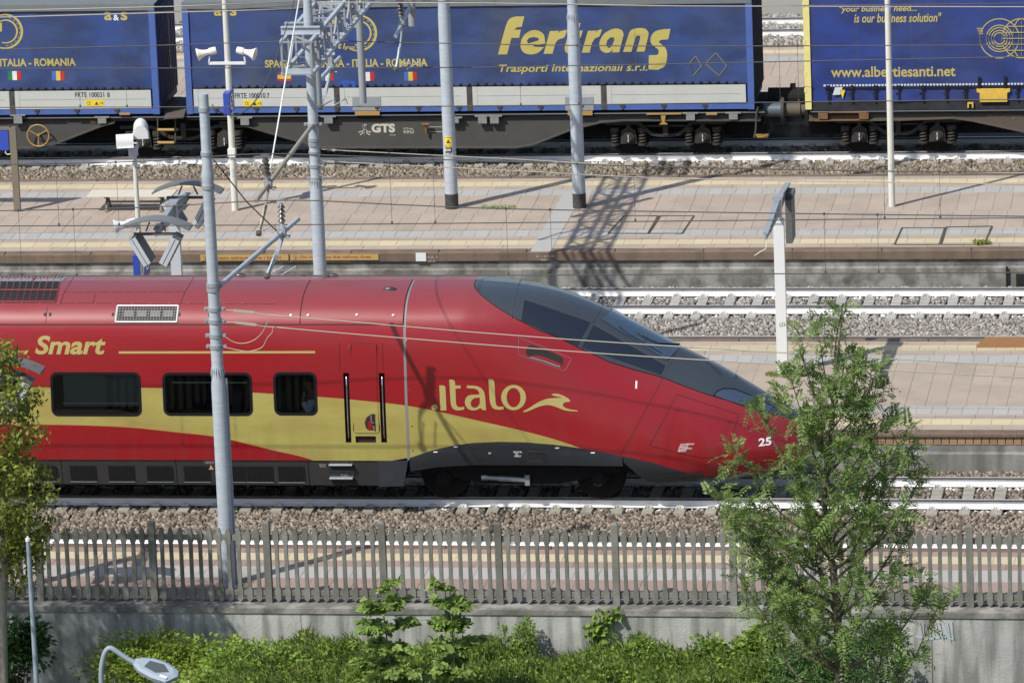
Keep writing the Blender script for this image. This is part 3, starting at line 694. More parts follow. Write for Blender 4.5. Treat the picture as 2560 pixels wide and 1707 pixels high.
for k, (x0, x1, z0, z1) in WIN.items():
    b = B(); ringpatch(b, rrect(x0, x1, z0, z1, .13), rrect(x0+.05, x1-.05, z0+.05, z1-.05, .09), -.002, .007)
    wf = b.build('window', 'gasket', TR, fix=False)
    b = B(); o_ = rrect(x0+.04, x1-.04, z0+.04, z1-.04, .09); vs, fs = fill_poly(o_); b.add([side(x, z, -.012) for x, z in vs], fs); b.build('pane', 'window_glass', wf, fix=False)
b = B(); y0 = YC-1.28
b.bb(-13.9, .9, YC+.9, YC+1.0, .98, 3.2); b.bb(-13.9, .9, y0+.1, YC+.9, .97, 1.0); b.bb(-13.9, .9, y0+.1, YC+.9, 3.2, 3.25); b.bb(.85, .9, y0+.1, YC+.9, 1.0, 3.2); b.build('interior', 'cabin', TR)
x0, x1, z0, z1 = WIN[1]; b = B(); b.bb(x0+.22, x1+.02, YC-1.30, YC-1.285, z0+.22, z1); b.build('window_blind', 'blind', TR)
b = B(); b.bb(x0+.2, x1-.02, YC-1.33, YC-1.31, z0+.20, z0+.222); b.bb(x0+.22, x1-.08, YC-1.33, YC-1.31, z0+.165, z0+.175); x0, x1, z0, z1 = WIN[2]; b.bb(x0+.17, x1-.13, YC-1.33, YC-1.31, z1-.235, z1-.215); b.lathe((x0+1.06, YC-1.34, z1-.16), [(0,0),(.03,0),(.03,.02)], 10, axis='y'); b.build('curtain_rail', 'trim_light', TR)
# seat backs inside
for xx in (WIN[2][1]-.4, WIN[3][0]+.05, WIN[0][1]-.6):
    b = B(); b.box((xx, YC-.95, 1.75), (.16,.5,.95), rot=Matrix.Rotation(.15, 3, 'Y')); b.build('seat_back', 'cabin', TR)
# grab rails, steps, pockets, door
b = B(); [recess(b, *r, .10) for r in RAILS]; recess(b, *POCKET, .06); b.build('door_recess', 'recess', TR, fix=False)
for x0, x1, z0, z1 in RAILS:
    b = B(); xm = (x0+x1)/2; P = [np.array(side(xm, z, -.02)) for z in np.linspace(z0+.09, z1-.09, 8)]
    b.tube([P[0]+[0,.07,-.03]]+P+[P[-1]+[0,.07,.03]], .016, 8); b.build('grab_rail', 'chrome', TR, smooth='all')
DX0, DX1, DZ0, DZ1 = sx(881,1000), sx(946,1000), hit(915,1082)[2], hit(905,858)[2]
b = B(); o_ = rrect(DX0, DX1, DZ0, DZ1, .07); n = len(o_)
inn = [(DX0+.012+(x-DX0)*(DX1-DX0-.024)/(DX1-DX0), z) for x, z in o_]
vs, fs = fill_poly(o_)
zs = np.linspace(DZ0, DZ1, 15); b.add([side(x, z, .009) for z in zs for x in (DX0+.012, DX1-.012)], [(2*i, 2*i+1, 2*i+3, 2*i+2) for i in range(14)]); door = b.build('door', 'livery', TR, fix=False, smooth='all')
b = B(); b.tube([side(x, z, .004) for x, z in o_+[o_[0]]], .007, 4); b.build('door_seam', 'seam', door)
b = B(); hx, hz = sx(926,1056), hit(926,1056)[2]
hp = [(hx+.10, hz-.15), (hx+.10, hz+.17), (hx+.02, hz+.17), (hx-.07, hz+.10), (hx-.11, hz), (hx-.09, hz-.10), (hx-.04, hz-.15)]
vs, fs = fill_poly(hp); b.add([side(x, z, .012) for x, z in vs], fs); hd = b.build('handle_cup', 'recess', door, fix=False)
b = B(); b.tube([side(hx+.02, hz+.15, .018), side(hx+.03, hz+.02, .03), side(hx+.07, hz-.01, .03)], .016, 6); b.tube([side(hx+.06, hz-.06, .018), side(hx+.075, hz-.14, .018)], .02, 6); b.build('handle', 'chrome', hd)
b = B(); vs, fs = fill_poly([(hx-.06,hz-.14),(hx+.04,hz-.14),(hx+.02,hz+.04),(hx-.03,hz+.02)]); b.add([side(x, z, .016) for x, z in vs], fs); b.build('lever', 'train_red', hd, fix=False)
for px in (852, 868+92):
    b = B(); b.tube([side(sx(px, 1000)+(.0), z, .002) for z in np.linspace(WIN[3][3]+.02, DZ1, 5)], .004, 4); b.build('panel_seam', 'seam', TR)
# side skirts with louvres
edges = [hit(px, 1130)[0] for px in (-150, 150, 437, 768, 872, 1000)]
def sk(x, z): return YC-(1.462-.09*(.945-z)/.53)
lou = [hit(px, 1140)[0]-.02 for px in (110, 206, 302, 398, 491, 579, 648, 727)]
for i in range(5):
    x0, x1 = edges[i]+.006, edges[i+1]-.006
    b = B(); b.add([(x0,sk(x0,.41),.41),(x1,sk(x1,.41),.41),(x1,sk(x1,.93),.93),(x0,sk(x0,.93),.93),(x0,sk(x0,.41)+.06,.41),(x1,sk(x1,.41)+.06,.41),(x1,sk(x1,.93)+.06,.93),(x0,sk(x0,.93)+.06,.93)], [(0,1,2,3),(0,4,5,1),(1,5,6,2),(2,6,7,3),(3,7,4,0)])
    s_ = b.build('skirt_panel', 'skirt_dark', TR)
    for xl in lou:
        if x0 < xl < x1:
            b = B(); b.add([(xl-.26+dx, sk(0,z)-.003, z) for dx, z in ((0,.80),(.52,.80),(.52,.47),(0,.47))], [(0,1,2,3)], 1)
            for j in range(15):
                xx = xl-.245+.035*j; b.add([(xx,sk(0,.47)-.004,.47),(xx+.013,sk(0,.47)-.014,.47),(xx+.013,sk(0,.80)-.014,.80),(xx,sk(0,.80)-.004,.80)], [(0,1,2,3)], 0)
            b.bar((xl-.26, sk(0,.465)-.008, .465), (xl+.26, sk(0,.465)-.008, .465), .012, .012, 2)
            b.build('louvre', ['underframe_black','black','steel'], s_, fix=False)
b = B(); xa, xb = sx(822,1140), sx(880,1140)
for z in (.85, .585): b.bb(xa, xb, YC-1.52, YC-1.40, z-.012, z+.012); b.cyl((xa,YC-1.52,z),(xb,YC-1.52,z),.022,n=8)
b.build('step', 'steel', TR)
b = B(); b.bb(xa-.02, xb+.02, YC-1.47, YC-1.44, .70, .82); b.bb(xa+.02, xb+.02, YC-1.46, YC-1.43, .45, .56); b.build('step_recess', 'black', TR)
b = B(); b.prism([(edges[5]-.44,.93),(XJ-.02,.93),(XJ-.12,.43),(edges[5]-.44,.41)], YC-1.475, YC-1.42); b.build('skirt_end', 'train_grey', TR)
# bogie fairing and front skirt
lowp = [sxz(*p) for p in ((1000,1186),(1011,1181),(1050,1176),(1091,1170),(1181,1166),(1480,1166),(1556,1166),(1600,1166))]
xe = sx(1556, 1145)
def band(b, x0, x1, zlo, zhi, n=40, m_=6, off=.010, tuck=0.):
    def tk_(P, x): return (P[0], P[1]+tuck*max(zhi(x)-P[2], 0)**1.5, P[2])
    b.grid(lambda u, v: tk_(side(lerp(x0, x1, u), lerp(zlo(lerp(x0, x1, u)), zhi(lerp(x0, x1, u)), v), off), lerp(x0, x1, u)), n, m_)
b = B(); band(b, XJ+.015, xe, lambda x: interp(x, [(p[0], p[1]) for p in lowp]), lambda x: zg(x)+.004, tuck=.35)
b.build('bogie_fairing', 'train_grey', TR, smooth='all', fix=False)
b = B()
sk_lo = lambda x: interp(x, [(xe-.03, zg(xe)-.08), (xe+.45, .44), (6.9, .42), (7.2, .6)])
band(b, xe+.02, 7.22, sk_lo, lambda x: zg(x)+.004, 40, 8, .006, tuck=.55); b.build('front_skirt', 'train_grey', TR, smooth='all', fix=False)
b = B(); b.grid(lambda u, v: (lambda x, z: (lambda P: (P[0], P[1]+.55*max(zg(x)-z, 0)**1.5-.012, z))(side(x, z, .006)))(lerp(xe+.7, xe+1.5, u), lerp(.50, .64, v)), 6, 4); b.build('skirt_plate', 'skirt_dark', TR, fix=False)
b = B(); b.bb(-13.9, XJ-.2, YC-1.30, YC+1.38, .38, .95); b.bb(XJ-.2, 4.6, YC-1.10, YC+1.2, .62, 1.2); b.bb(xe+.4, 6.2, YC-.80, YC+.80, .40, .7); b.build('underframe', 'underframe_black', TR)
# bogie under the cab
bg = None
b = B(); xa, xb = sx(1098,1150), sx(1488,1150); yb_ = YC-.98
b.prism([(xa-.55,.62),(xa-.2,.55),(xa+.45,.42),(xa+.75,.36),(xb-.75,.36),(xb-.45,.42),(xb+.2,.55),(xb+.55,.62),(xb+.5,.80),(xa-.5,.80)], yb_-.06, yb_+.1); bg = b.build('bogie', 'underframe_black', TR)
for x in (xa, xb):
    b = B(); b.lathe((x, YC-.75, .46), [(.0,-.12),(.14,-.12),(.16,-.07),(.40,-.05),(.455,-.04),(.47,.0),(.49,.09),(.0,.09)], 28, axis='y'); b.build('wheel', 'underframe_black', bg, smooth=True)
    b = B(); b.cyl((x,yb_-.12,.47),(x,yb_+.1,.47),.15,.17,12)
    for j in range(6): a = j*PI/3; b.cyl((x+.10*math.cos(a),yb_-.14,.47+.10*math.sin(a)),(x+.10*math.cos(a),yb_-.10,.47+.10*math.sin(a)),.018,n=6)
    b.build('axle_box', 'underframe_black', bg)
b = B(); p, q = by(1212,1193,yb_-.1), by(1315,1199,yb_-.1); b.cyl(p, q, .042, n=12); b.cyl(p+(q-p)*.35, q, .05, n=12); b.cyl(p-(.06,0,0), p+(.05,0,0), .055, n=8); b.box(q+(.03,0,0), (.09,.1,.20)); b.build('damper', 'steel', bg, smooth=True)
# grey joint strip, roof seams
b = B(); tt = np.linspace(.0, 1, 40); b.add([p for t in tt for p in (S(XJ-.028, t, .004), S(XJ+.022, t, .004))], [(2*i, 2*i+1, 2*i+3, 2*i+2) for i in range(39)]); b.build('joint_strip', 'seam_grey', TR, fix=False)
zs_ = hit(500, 811)[2]; ts = t_of(-4, zs_)
XR = sx(750, 800)
b = B(); b.tube([S(XR, t, .001) for t in np.linspace(ts, 1, 24)], .009, 4)
b.tube([S(XJ-.03, t, .003) for t in np.linspace(ts, 1, 24)], .014, 4); b.build('roof_seam', 'seam', TR)
b = B(); b.tube([side(x, zs_, -.004) for x in np.linspace(-13.9, XJ-.03, 30)], .016, 5); b.build('roof_seam', 'seam', TR)
def pxline(b, pts, r=.005, off=.002, n=8, k=4):
    P = []
    for i in range(len(pts)-1):
        for j in range(n): t = j/n; P.append(on(lerp(pts[i][0],pts[i+1][0],t), lerp(pts[i][1],pts[i+1][1],t), off))
    P.append(on(*pts[-1], off)); b.tube(P, r, k)
b = B()
for pts in (((160,731),(463,729)), ((152,758),(235,757)), ((233,757),(451,761)), ((185,692),(160,731),(151,760)), ((485,692),(463,729),(450,760)), ((0,757),(152,759)), ((238,736),(233,758)), ((450,759),(690,760)), ((118,768),(114,808))): pxline(b, pts, .0045)
b.build('roof_seam', 'seam', TR)
def z1(o, s, *pts): return [(o[0]+x/s, o[1]+y/s) for x, y in pts]
b = B()
for pts in (z1((1550,800), 3.409, (368,492),(5,1150)), z1((1550,800), 3.409, (485,632),(1012,803),(940,1030),(870,1168),(700,1172),(560,1145),(250,1070),(485,632))): pxline(b, pts, .0055)
b.build('hatch_seam', 'seam', TR)
b = B()
for pts in (z1((1150,660), 4.276, (627,785),(625,970),(1120,1142),(1190,1020)), z1((1150,660), 4.276, (640,790),(900,890),(1190,1010)), ((872,862),(872,870))): pxline(b, pts, .004)
b.build('panel_seam', 'seam_grey', TR)
def pxpatch(b, c, off, nu=8, nv=8, mi=0):
    """four photo corners, draped on the body"""
    f = lambda u, v: on(lerp(lerp(c[0][0],c[1][0],u), lerp(c[3][0],c[2][0],u), v), lerp(lerp(c[0][1],c[1][1],u), lerp(c[3][1],c[2][1],u), v), off)
    b.grid(f, nu, nv, mi)
def refine(vs, fs, n):
    for _ in range(n):
        vs = list(vs); mid = {}; out = []
        def m_(i, j):
            k = (min(i,j), max(i,j))
            if k not in mid: mid[k] = len(vs); vs.append(((vs[i][0]+vs[j][0])/2, (vs[i][1]+vs[j][1])/2))
            return mid[k]
        for a, c, d in fs: p, q, r = m_(a,c), m_(c,d), m_(d,a); out += [(a,p,r),(p,c,q),(r,q,d),(p,q,r)]
        fs = out
    return vs, fs
def pxpoly(b, outer, off, holes=(), mi=0, sub_=0):
    vs, fs = refine(*fill_poly(outer, holes), sub_); b.add([on(x, y, off) for x, y in vs], fs, mi)
# air intake beside the cab
Z = lambda *p: z1((1150,660), 4.276, *p)
b = B(); pxpoly(b, Z((700,950),(715,895),(745,865),(790,868),(960,935),(1075,985),(1100,1010),(1100,1050),(1075,1100),(1040,1095),(880,1030),(735,995)), .006, sub_=3); it = b.build('air_intake', 'black', TR, fix=False)
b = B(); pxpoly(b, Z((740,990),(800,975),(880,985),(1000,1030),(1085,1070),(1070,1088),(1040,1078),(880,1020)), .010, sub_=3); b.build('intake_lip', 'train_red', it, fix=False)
b = B(); pxpoly(b, Z((735,998),(760,992),(900,1030),(1050,1085),(1075,1085),(1070,1103),(1035,1096),(880,1040)), .013, sub_=3); b.build('intake_edge', 'seam_grey', it, fix=False)
# canopy over the cab
CB = [hit(*p) for p in ((1183,708),(1186,716),(1197,732),(1218,750),(1241,767.6),(1302,802.7),(1349,826),(1403,847),(1440,865.8),(1524,905.6),(1594,926.6),(1657,943.7),(1785,990.7),(1861,1015.6),(1931,1036),(1985,1046))]
CBx = [p[0] for p in CB]; CBt = [t_of(p[0], p[2]) for p in CB]
CBx[0] = CBx[1]-.035; CBt[0] = 1.0
CBu = [math.sqrt(max(x-CBx[0], 0)) for x in CBx]+[math.sqrt(7.33-CBx[0])]; CBt = CBt+[.96]
def tcan(x): return float(np.interp(math.sqrt(max(x-CBx[0], 0)), CBu, CBt))
XC = [CBx[0]+.6*(i/18)**2 for i in range(18)]+list(np.linspace(CBx[0]+.6, 7.30, 46))
def canf(u, v):
    x = XC[int(round(u*(len(XC)-1)))]; tc = tcan(x); s = abs(2*v-1)
    return S(x, min(lerp(1, tc, s), 1), .007, -1 if v < .5 else 1)
b = B(); b.grid(canf, len(XC)-1, 36); can = b.build('cab_canopy', 'canopy', TR, smooth='all', fix=False)
b = B(); b.tube([S(x, tcan(x), .007) for x in XC], .007, 4); b.build('canopy_edge', 'gasket', can)
b = B(); pxpatch(b, Z((685,385),(1390,628),(1255,878),(655,606)), .013, 14, 8); b.build('side_glass', 'cab_glass', can, fix=False, smooth='all')
b = B(); pxpatch(b, Z((1425,655),(2190,1085),(2150,1185),(1300,890)), .013, 16, 8); b.build('side_glass', 'cab_glass', can, fix=False, smooth='all')
nU = [hit(*p) for p in Z((1500,530),(1610,665),(1700,745),(1900,855),(2150,985),(2235,1010))]
# windscreen: wraps over the crest
wa, wb = hit(*Z((1475,600))[0]), hit(*Z((2220,1035))[0]); ca, cb = hit(*Z((1545,455))[0])[0]+.05, hit(*Z((2325,895))[0])[0]
def wsf(u, v):
    s = abs(2*v-1); xn = lerp(wa[0]+.05, wb[0]-.02, u); zn = lerp(wa[2], wb[2], u); xc = lerp(ca+.10, cb+.02, u); x = lerp(xc, xn, s*s)
    tn = t_of(xn, zn); return S(x, min(lerp(1, tn, s), 1), .022, -1 if v < .5 else 1)
b = B(); b.grid(wsf, 36, 44); ws = b.build('windscreen', 'screen_glass', can, fix=False, smooth='all')
b = B()
for pts in (Z((552,585),(560,480),(578,370),(615,240),(662,162)), Z((1262,885),(1395,650),(1450,560),(1545,432)), Z((1425,645),(2205,1085)), Z((650,605),(665,500),(682,383),(900,440),(1150,525),(1395,628)), Z((2160,1200),(2240,1060),(2335,905))): pxline(b, pts, .006, .012)
b.build('glass_joint', 'glass_joint', can)
b = B()
pxline(b, Z((1690,675),(1800,760),(1960,850),(2150,960)), .009, .03); pxline(b, Z((1940,775),(2030,825),(2120,860),(2340,870)), .012, .035); pxline(b, Z((1890,745),(1960,800),(1985,830)), .014, .03)
b.build('wiper', 'black', can)
Q = lambda *p: z1((1550,800), 3.409, *p)
b = B(); pxpoly(b, Q((805,640),(830,610),(880,590),(960,592),(1060,625),(1180,680),(1300,740),(1260,790),(1150,755),(1060,730),(900,680)), .014, sub_=3); b.build('headlight', 'screen_glass', can, fix=False)
b = B(); pxline(b, Q((800,645),(822,610),(880,585),(965,587),(1080,632),(1200,690),(1320,745)), .012, .012); b.build('headlight_rim', 'gasket', can)
b = B()
for i in range(9):
    for j in range(6):
        px, py = 1757+5.0*i+1.5*j, 889+4.2*i+3.8*j*.8
        p = np.array(on(px, py+4, .009)); b.lathe(tuple(p), [(0,.001),(.011,0)], 6)
b.build('vent_holes', 'black', can, fix=False, split=False)['kind'] = 'stuff'
b = B(); p = np.array(on(*Q((980,480))[0], .01)); b.lathe(tuple(p), [(.05,-.02),(.07,.01),(.055,.018),(.03,.012)], 14); b.build('horn_port', 'chrome', can, fix=False)
# roof grilles
rg = None
b = B(); pxpatch(b, ((-60,696),(152,696),(139,755),(-75,755)), .006, 10, 6); rg = b.build('roof_grille', 'black', TR, fix=False)
b = B()
for i in range(14):
    t = i/13; pxline(b, [(lerp(-60,152,t), 696), (lerp(-75,139,t), 755)], .010, .012, 4)
for y in (696, 726, 755): pxline(b, [(-60-(y-696)*.25, y), (152-(y-696)*.22, y)], .012, .012, 6)
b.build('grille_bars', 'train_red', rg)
b = B()
for c in (((-80,690),(88,690),(78,704),(-95,704)), ((97,690),(168,690),(155,704),(84,704))): pxpatch(b, c, .008, 6, 3)
rv = b.build('roof_vent', 'steel', TR, fix=False)
b = B()
for i in range(26): x = -75+9.4*i; pxline(b, [(x, 690), (x-6, 696)], .008, .014, 2)
b.build('vent_fins', 'black', rv, split=False)['kind'] = 'stuff'
b = B(); GC = ((294,765),(446,765),(442,805),(289,805)); pxpatch(b, GC, .004, 8, 5); gr = b.build('vent_grille', 'black', TR, fix=False)
b = B()
for c0, c1 in ((0,1),(1,2),(2,3),(3,0)): pxline(b, [GC[c0], GC[c1]], .018, .010, 6, 4)
b.build('grille_frame', 'paint_white', gr)
b = B()
for i in range(1, 21): t = i/21; pxline(b, [(lerp(294,446,t),765),(lerp(289,442,t),805)], .0028, .012, 3)
for i in range(1, 6): t = i/6; pxline(b, [(lerp(294,289,t),lerp(765,805,t)),(lerp(446,442,t),lerp(765,805,t))], .0028, .012, 6)
b.build('grille_mesh', 'trim_light', gr)
b = B()
for i in range(4): x = 310+i*33; pxpatch(b, ((x,776),(x+24,776),(x+23,792),(x-1,792)), .0055, 2, 2)
b.build('coil', 'panel_dark', gr, fix=False)
for px, py in ((975,724), (832,690), (600,690)):
    p = np.array(on(px, py, 0)); b = B(); b.grid(lambda u, v: (p[0]-.15+.30*u, p[1]+.05*math.cos(PI*v)*math.sin(PI*u)**.5, p[2]+.07*math.sin(PI*v)*math.sin(PI*u)**.7-.01), 10, 8); b.build('antenna', 'train_grey', TR, smooth='all')
b = B()
for px, py in ((727,788),(770,788),(983,788),(892,787)):
    p = np.array(on(px, py, .002)); n_ = nrm(p); b.cyl(p, p+n_*.012, .026, n=10); b.cyl(p, p+n_*.016, .012, n=8)
for px, py in ((1016,850),(1018,940),(1024,975),(1029,1064),(1032,1125)):
    p = np.array(on(px, py, .0)); n_ = nrm(p); b.cyl(p, p+n_*.01, .014, n=8)
b.build('roof_bolt', 'chrome', TR)
b = B()
for i in range(9): p = np.array(on(180+32*i, 730, .002)); b.cyl(p, p+nrm(p)*.008, .012, n=6)
for i in range(14): p = np.array(on(8+46*i, 759, .002)); b.cyl(p, p+nrm(p)*.008, .012, n=6)
b.build('roof_rivets', 'seam_grey', TR, split=False)['kind'] = 'stuff'
b = B()
for px, py in ((113,786),(126,786),(283,786),(449,786),(524,786)): pxpatch(b, ((px-3,py-4),(px+3,py-4),(px+2,py+4),(px-4,py+4)), .004, 1, 1)
b.build('latch_slot', 'black', TR, fix=False)
# lettering and emblem
b = B(); x0, x1, z0, z1_ = sx(88,885), sx(265,885), hit(180,886)[2], hit(180,839)[2]
text_fit(b, 'Smart', (x0, z0), x1-x0, z1_-z0, lambda u, w: side(u, w, .005), bold=.028, shear=.22); b.build('lettering', 'logo_gold', TR, fix=False)
b = B(); zl = hit(400,881)[2]; zl2 = hit(750,880)[2]
for xa, xb in ((-13.9, sx(51,881)), (sx(297,881), sx(788,881))):
    n = 12; b.add([side(lerp(xa, xb, i/n), lerp(zl, zl2, i/n)+d, .005) for i in range(n+1) for d in (-.022,.022)], [(2*i, 2*i+2, 2*i+3, 2*i+1) for i in range(n)])
b.build('gold_line', 'logo_gold', TR, fix=False)
G = lambda *p: z1((980,880), 4.48, *p)
def smo(pts, n=4): return [tuple(q) for q in spline(list(pts), n)]
b = B()
pxpoly(b, G((530,372),(568,371),(590,378),(600,398),(610,652),(545,652),(540,600)), .005)
pxpoly(b, ell(*G((477,618))[0], 7.9, 7.6, 20), .005)
pxpoly(b, G((641,307),(675,307),(695,316),(706,335),(710,374),(768,373),(770,405),(711,408),(717,565),(722,592),(735,610),(760,617),(808,612),(811,640),(770,650),(730,652),(692,640),(668,610),(657,565)), .005)
pxpoly(b, G((838,373),(900,374),(955,380),(1000,402),(1030,440),(1042,490),(1048,560),(1055,650),(1018,648),(990,624),(960,642),(925,652),(885,650),(848,632),(822,595),(816,555),(826,515),(850,488),(890,476),(980,474),(975,445),(952,418),(920,406),(840,403)), .005, holes=(G((984,508),(930,512),(896,532),(880,565),(886,598),(905,618),(935,622),(965,606),(984,575)),))
pxpoly(b, G((1080,303),(1112,302),(1136,310),(1147,335),(1152,420),(1160,560),(1168,592),(1190,610),(1250,609),(1251,640),(1200,645),(1155,640),(1122,618),(1102,580),(1093,530)), .005)
cx, cy = G((1362,508))[0]; pxpoly(b, ell(cx, cy, 139/4.48, 141/4.48, 40), .005, holes=(ell(cx, cy, 78/4.48, 108/4.48, 32),))
b.build('lettering', 'logo_gold', TR, fix=False)
b = B(); pxpoly(b, [tuple(q) for q in spline(G((1468,662),(1540,622),(1620,570),(1700,533),(1780,516),(1850,511),(1905,507),(1860,498),(1815,489),(1788,474),(1810,465),(1860,467),(1920,488),(1972,518),(1997,548),(1980,556),(1935,562),(1913,588),(1930,616),(1990,639),(2075,652),(2070,662),(1990,659),(1920,646),(1850,618),(1780,595),(1715,593),(1640,612),(1560,646),(1500,668),(1468,670)), 3)], .005); b.build('emblem', 'logo_gold', TR, fix=False)
b = B()
for s_, (px, py), w, h in (('25', (1896,1116), .235, .145), ('I', (1588,971), .035, .13)): x, z = sxz(px, py); text_fit(b, s_, (x, z), w, h, lambda u, v: side(u, v, .005), bold=.03 if s_ == '25' else .06)
for s_, (px, py), w in (('SOLLEVAMENTO IN', (1700,1113), .26), ('EMERGENZA', (1698,1119), .17), ('SOLLEVAMENTO E', (1696,1124), .25), ('EMERGENZA', (1695,1129), .15), ('PRESA SOCCORSO', (1284,1131), .16), ('NEL', (1289,1136), .05), ('CARRELLO', (1286,1141), .13), ('EV', (1222,1134), .05)):
    x, z = sxz(px, py); text_fit(b, s_, (x, z), w, .032, lambda u, v: side(u, v, .016), bold=.01)
for px, py in ((1089,1129), (1140,1116), (1393,1119), (1482,1131)): pxpatch(b, ((px-5,py-1.5),(px+5,py-1.5),(px+5,py+1.5),(px-5,py+1.5)), .014, 1, 1)
b.build('small_lettering', 'text_white', TR, fix=False)
b = B(); pxline(b, [(1321,1127),(1361,1129),(1360,1153),(1320,1152),(1321,1127)], .005, .012, 2); b.build('fairing_hatch', 'seam', TR)
b = B()
for s_, (px, py), w, h in (('PRESA ARIA', (798,1163), .13, .03), ('SERVIZI', (799,1168), .11, .03), ('400V', (841,1163), .10, .03), ('SERVIZI', (840,1168), .11, .03), ('B1 25', (848,1180), .12, .05), ('PS 58 t', (852,1192), .14, .05), ('251,2 m', (858,1201), .16, .035), ('ATTENZIONE', (510,1155), .20, .03), ('PERICOLO', (514,1159), .16, .03)):
    p = by(px, py, YC-1.45); text_fit(b, s_, (p[0], p[2]), w, h, lambda u, v: (u, sk(0, v)-.004, v))
b.build('small_lettering', 'trim_light', TR, fix=False)
b = B(); p = by(527,1169,YC-1.46); b.prism([(p[0]-.05,p[2]-.04),(p[0]+.05,p[2]-.04),(p[0],p[2]+.05)], sk(0,p[2])-.008, sk(0,p[2])-.002); b.build('hazard_mark', 'plate_orange' if 'plate_orange' in M else 'plate_yellow', TR)

# passenger seen through the last window
x0, x1, z0, z1_ = WIN[3]; xp = x1-.22
mat('skin', (0.22,0.11,0.075), 0.6); mat('shirt', (0.42,0.56,0.66), 0.8, var=0.4, scale=25, col2=(0.32,0.43,0.52)); mat('hair', (0.03,0.022,0.018), 0.8); mat('trousers', (0.02,0.022,0.03), 0.9)
yp = YC-1.02
def skin_mesh(name, joints, edges_, radii, m, parent=None):
    me = bpy.data.meshes.new(name); me.from_pydata(joints, edges_, []); o = bpy.data.objects.new(name, me); COL.objects.link(o); me.materials.append(M[m])
    sm = o.modifiers.new('skin', 'SKIN'); sm.use_smooth_shade = True
    for v, r in zip(me.skin_vertices[0].data, radii): v.radius = (r, r) if not hasattr(r, '__len__') else r
    me.skin_vertices[0].data[0].use_root = True
    sb = o.modifiers.new('sub', 'SUBSURF'); sb.levels = 2; sb.render_levels = 2
    bpy.context.view_layer.update()
    m2 = bpy.data.meshes.new_from_object(o.evaluated_get(bpy.context.evaluated_depsgraph_get())); m2.name = name
    bpy.data.objects.remove(o); o = bpy.data.objects.new(name, m2); COL.objects.link(o); m2.polygons.foreach_set('use_smooth', [True]*len(m2.polygons))
    if parent: o.parent = parent; o.location = -parent.location
    return o
PA_ = thing('person', 'seated passenger in pale blue shirt, hand to face, behind the last train window', 'person', (xp, yp, 1.25))
zb = 1.30; H = (xp-.04, yp, z0+.80-.12)
J = [(xp+.10,yp,1.45),(xp+.10,yp,1.65),(xp+.08,yp,1.90),(xp+.05,yp,2.08),(xp+.02,yp,2.18),(xp-.01,yp,2.30),(xp-.01,yp,2.42),
     (xp+.06,yp-.19,2.02),(xp+.02,yp-.24,1.78),(xp-.12,yp-.17,2.02),(xp-.10,yp-.11,2.12),(xp-.10,yp-.09,2.19),
     (xp+.06,yp+.19,2.02),(xp-.05,yp+.22,1.75),(xp-.25,yp+.16,1.70),(xp-.18,yp-.10,1.42),(xp-.45,yp-.11,1.44),(xp-.50,yp-.11,1.05),(xp-.18,yp+.10,1.42),(xp-.45,yp+.11,1.44),(xp-.50,yp+.11,1.05)]
E_ = [(0,1),(1,2),(2,3),(3,4),(4,5),(5,6),(3,7),(7,8),(8,9),(9,10),(10,11),(3,12),(12,13),(13,14),(0,15),(15,16),(16,17),(0,18),(18,19),(19,20)]
Rr = [.15,.14,.16,.12,.055,.095,.085,.075,.058,.042,.038,.028,.075,.055,.035,.095,.07,.045,.095,.07,.045]
bd = skin_mesh('body', J, E_, Rr, 'skin', PA_)
sh = [0,1,2,3,7,8,9,12,13]
J2 = [J[i] for i in sh]; E2 = [(0,1),(1,2),(2,3),(3,4),(4,5),(5,6),(3,7),(7,8)]; skin_mesh('shirt', J2, E2, [Rr[i]*1.12+.006 for i in sh], 'shirt', PA_)
b = B(); b.lathe((xp+.01, yp, 2.40), [(.115,-.02),(.118,.03),(.09,.10),(.04,.125),(0,.13)], 14); b.build('hair', 'hair', PA_, smooth='all')
# ------------------------------------------------------------------ masts, gantry, overhead line
def star_collar(b, x, y, z, r, n=18):
    for i in range(n):
        a = 2*PI*i/n; ca, sa = math.cos(a), math.sin(a); ta = (-sa, ca); w = r*.17; d = .10+.05*((i*7) % 3)/2
        b.add([(x+ca*r*1.02+ta[0]*w, y+sa*r*1.02+ta[1]*w, z+.05), (x+ca*r*1.02-ta[0]*w, y+sa*r*1.02-ta[1]*w, z+.05), (x+ca*(r+.035), y+sa*(r+.035), z-d), (x+ca*r*1.0, y+sa*r*1.0, z-.02)], [(0,1,2),(0,2,3),(1,3,2)])
def clamp_band(b, x, y, z, r, ears=True):
    b.lathe((x,y,z), [(r,-.035),(r+.016,-.035),(r+.016,.035),(r,.035)], 20)
    if ears:
        for s in (-1, 1): b.box((x+s*(r+.045), y, z), (.07,.05,.06)); b.cyl((x+s*(r+.05),y-.045,z),(x+s*(r+.05),y+.045,z),.018,n=6)
def mast(label, x, y, z0, z1, segs, collars, bands=(), black=False, group='catenary masts'):
    """segs: (z, r) profile"""
    t = thing('catenary_mast', label, 'mast', (x, y, z0), group)
    b = B(); b.lathe((x,y,0), segs+[(0.001, z1)], 28); b.build('shaft', 'galv', t, smooth=True, fix=True)
    if collars:
        b = B(); [star_collar(b, x, y, z, r) for z, r in collars]; b.build('cable_collar', 'galv', t, fix=False)
    if bands:
        for z, r, e in bands: b = B(); clamp_band(b, x, y, z, r, e); b.build('clamp', 'galv_dark', t)
    if black:
        b = B(); r = segs[0][0]; b.lathe((x,y,0), [(r+.004,z0),(r+.004,z0+.34),(r,z0+.345)], 28); b.build('base_sleeve', 'black_paint', t, smooth=True)
    return t
FM = by(572, 1462, -7.5); fx_, fy_ = float(FM[0]), -7.5
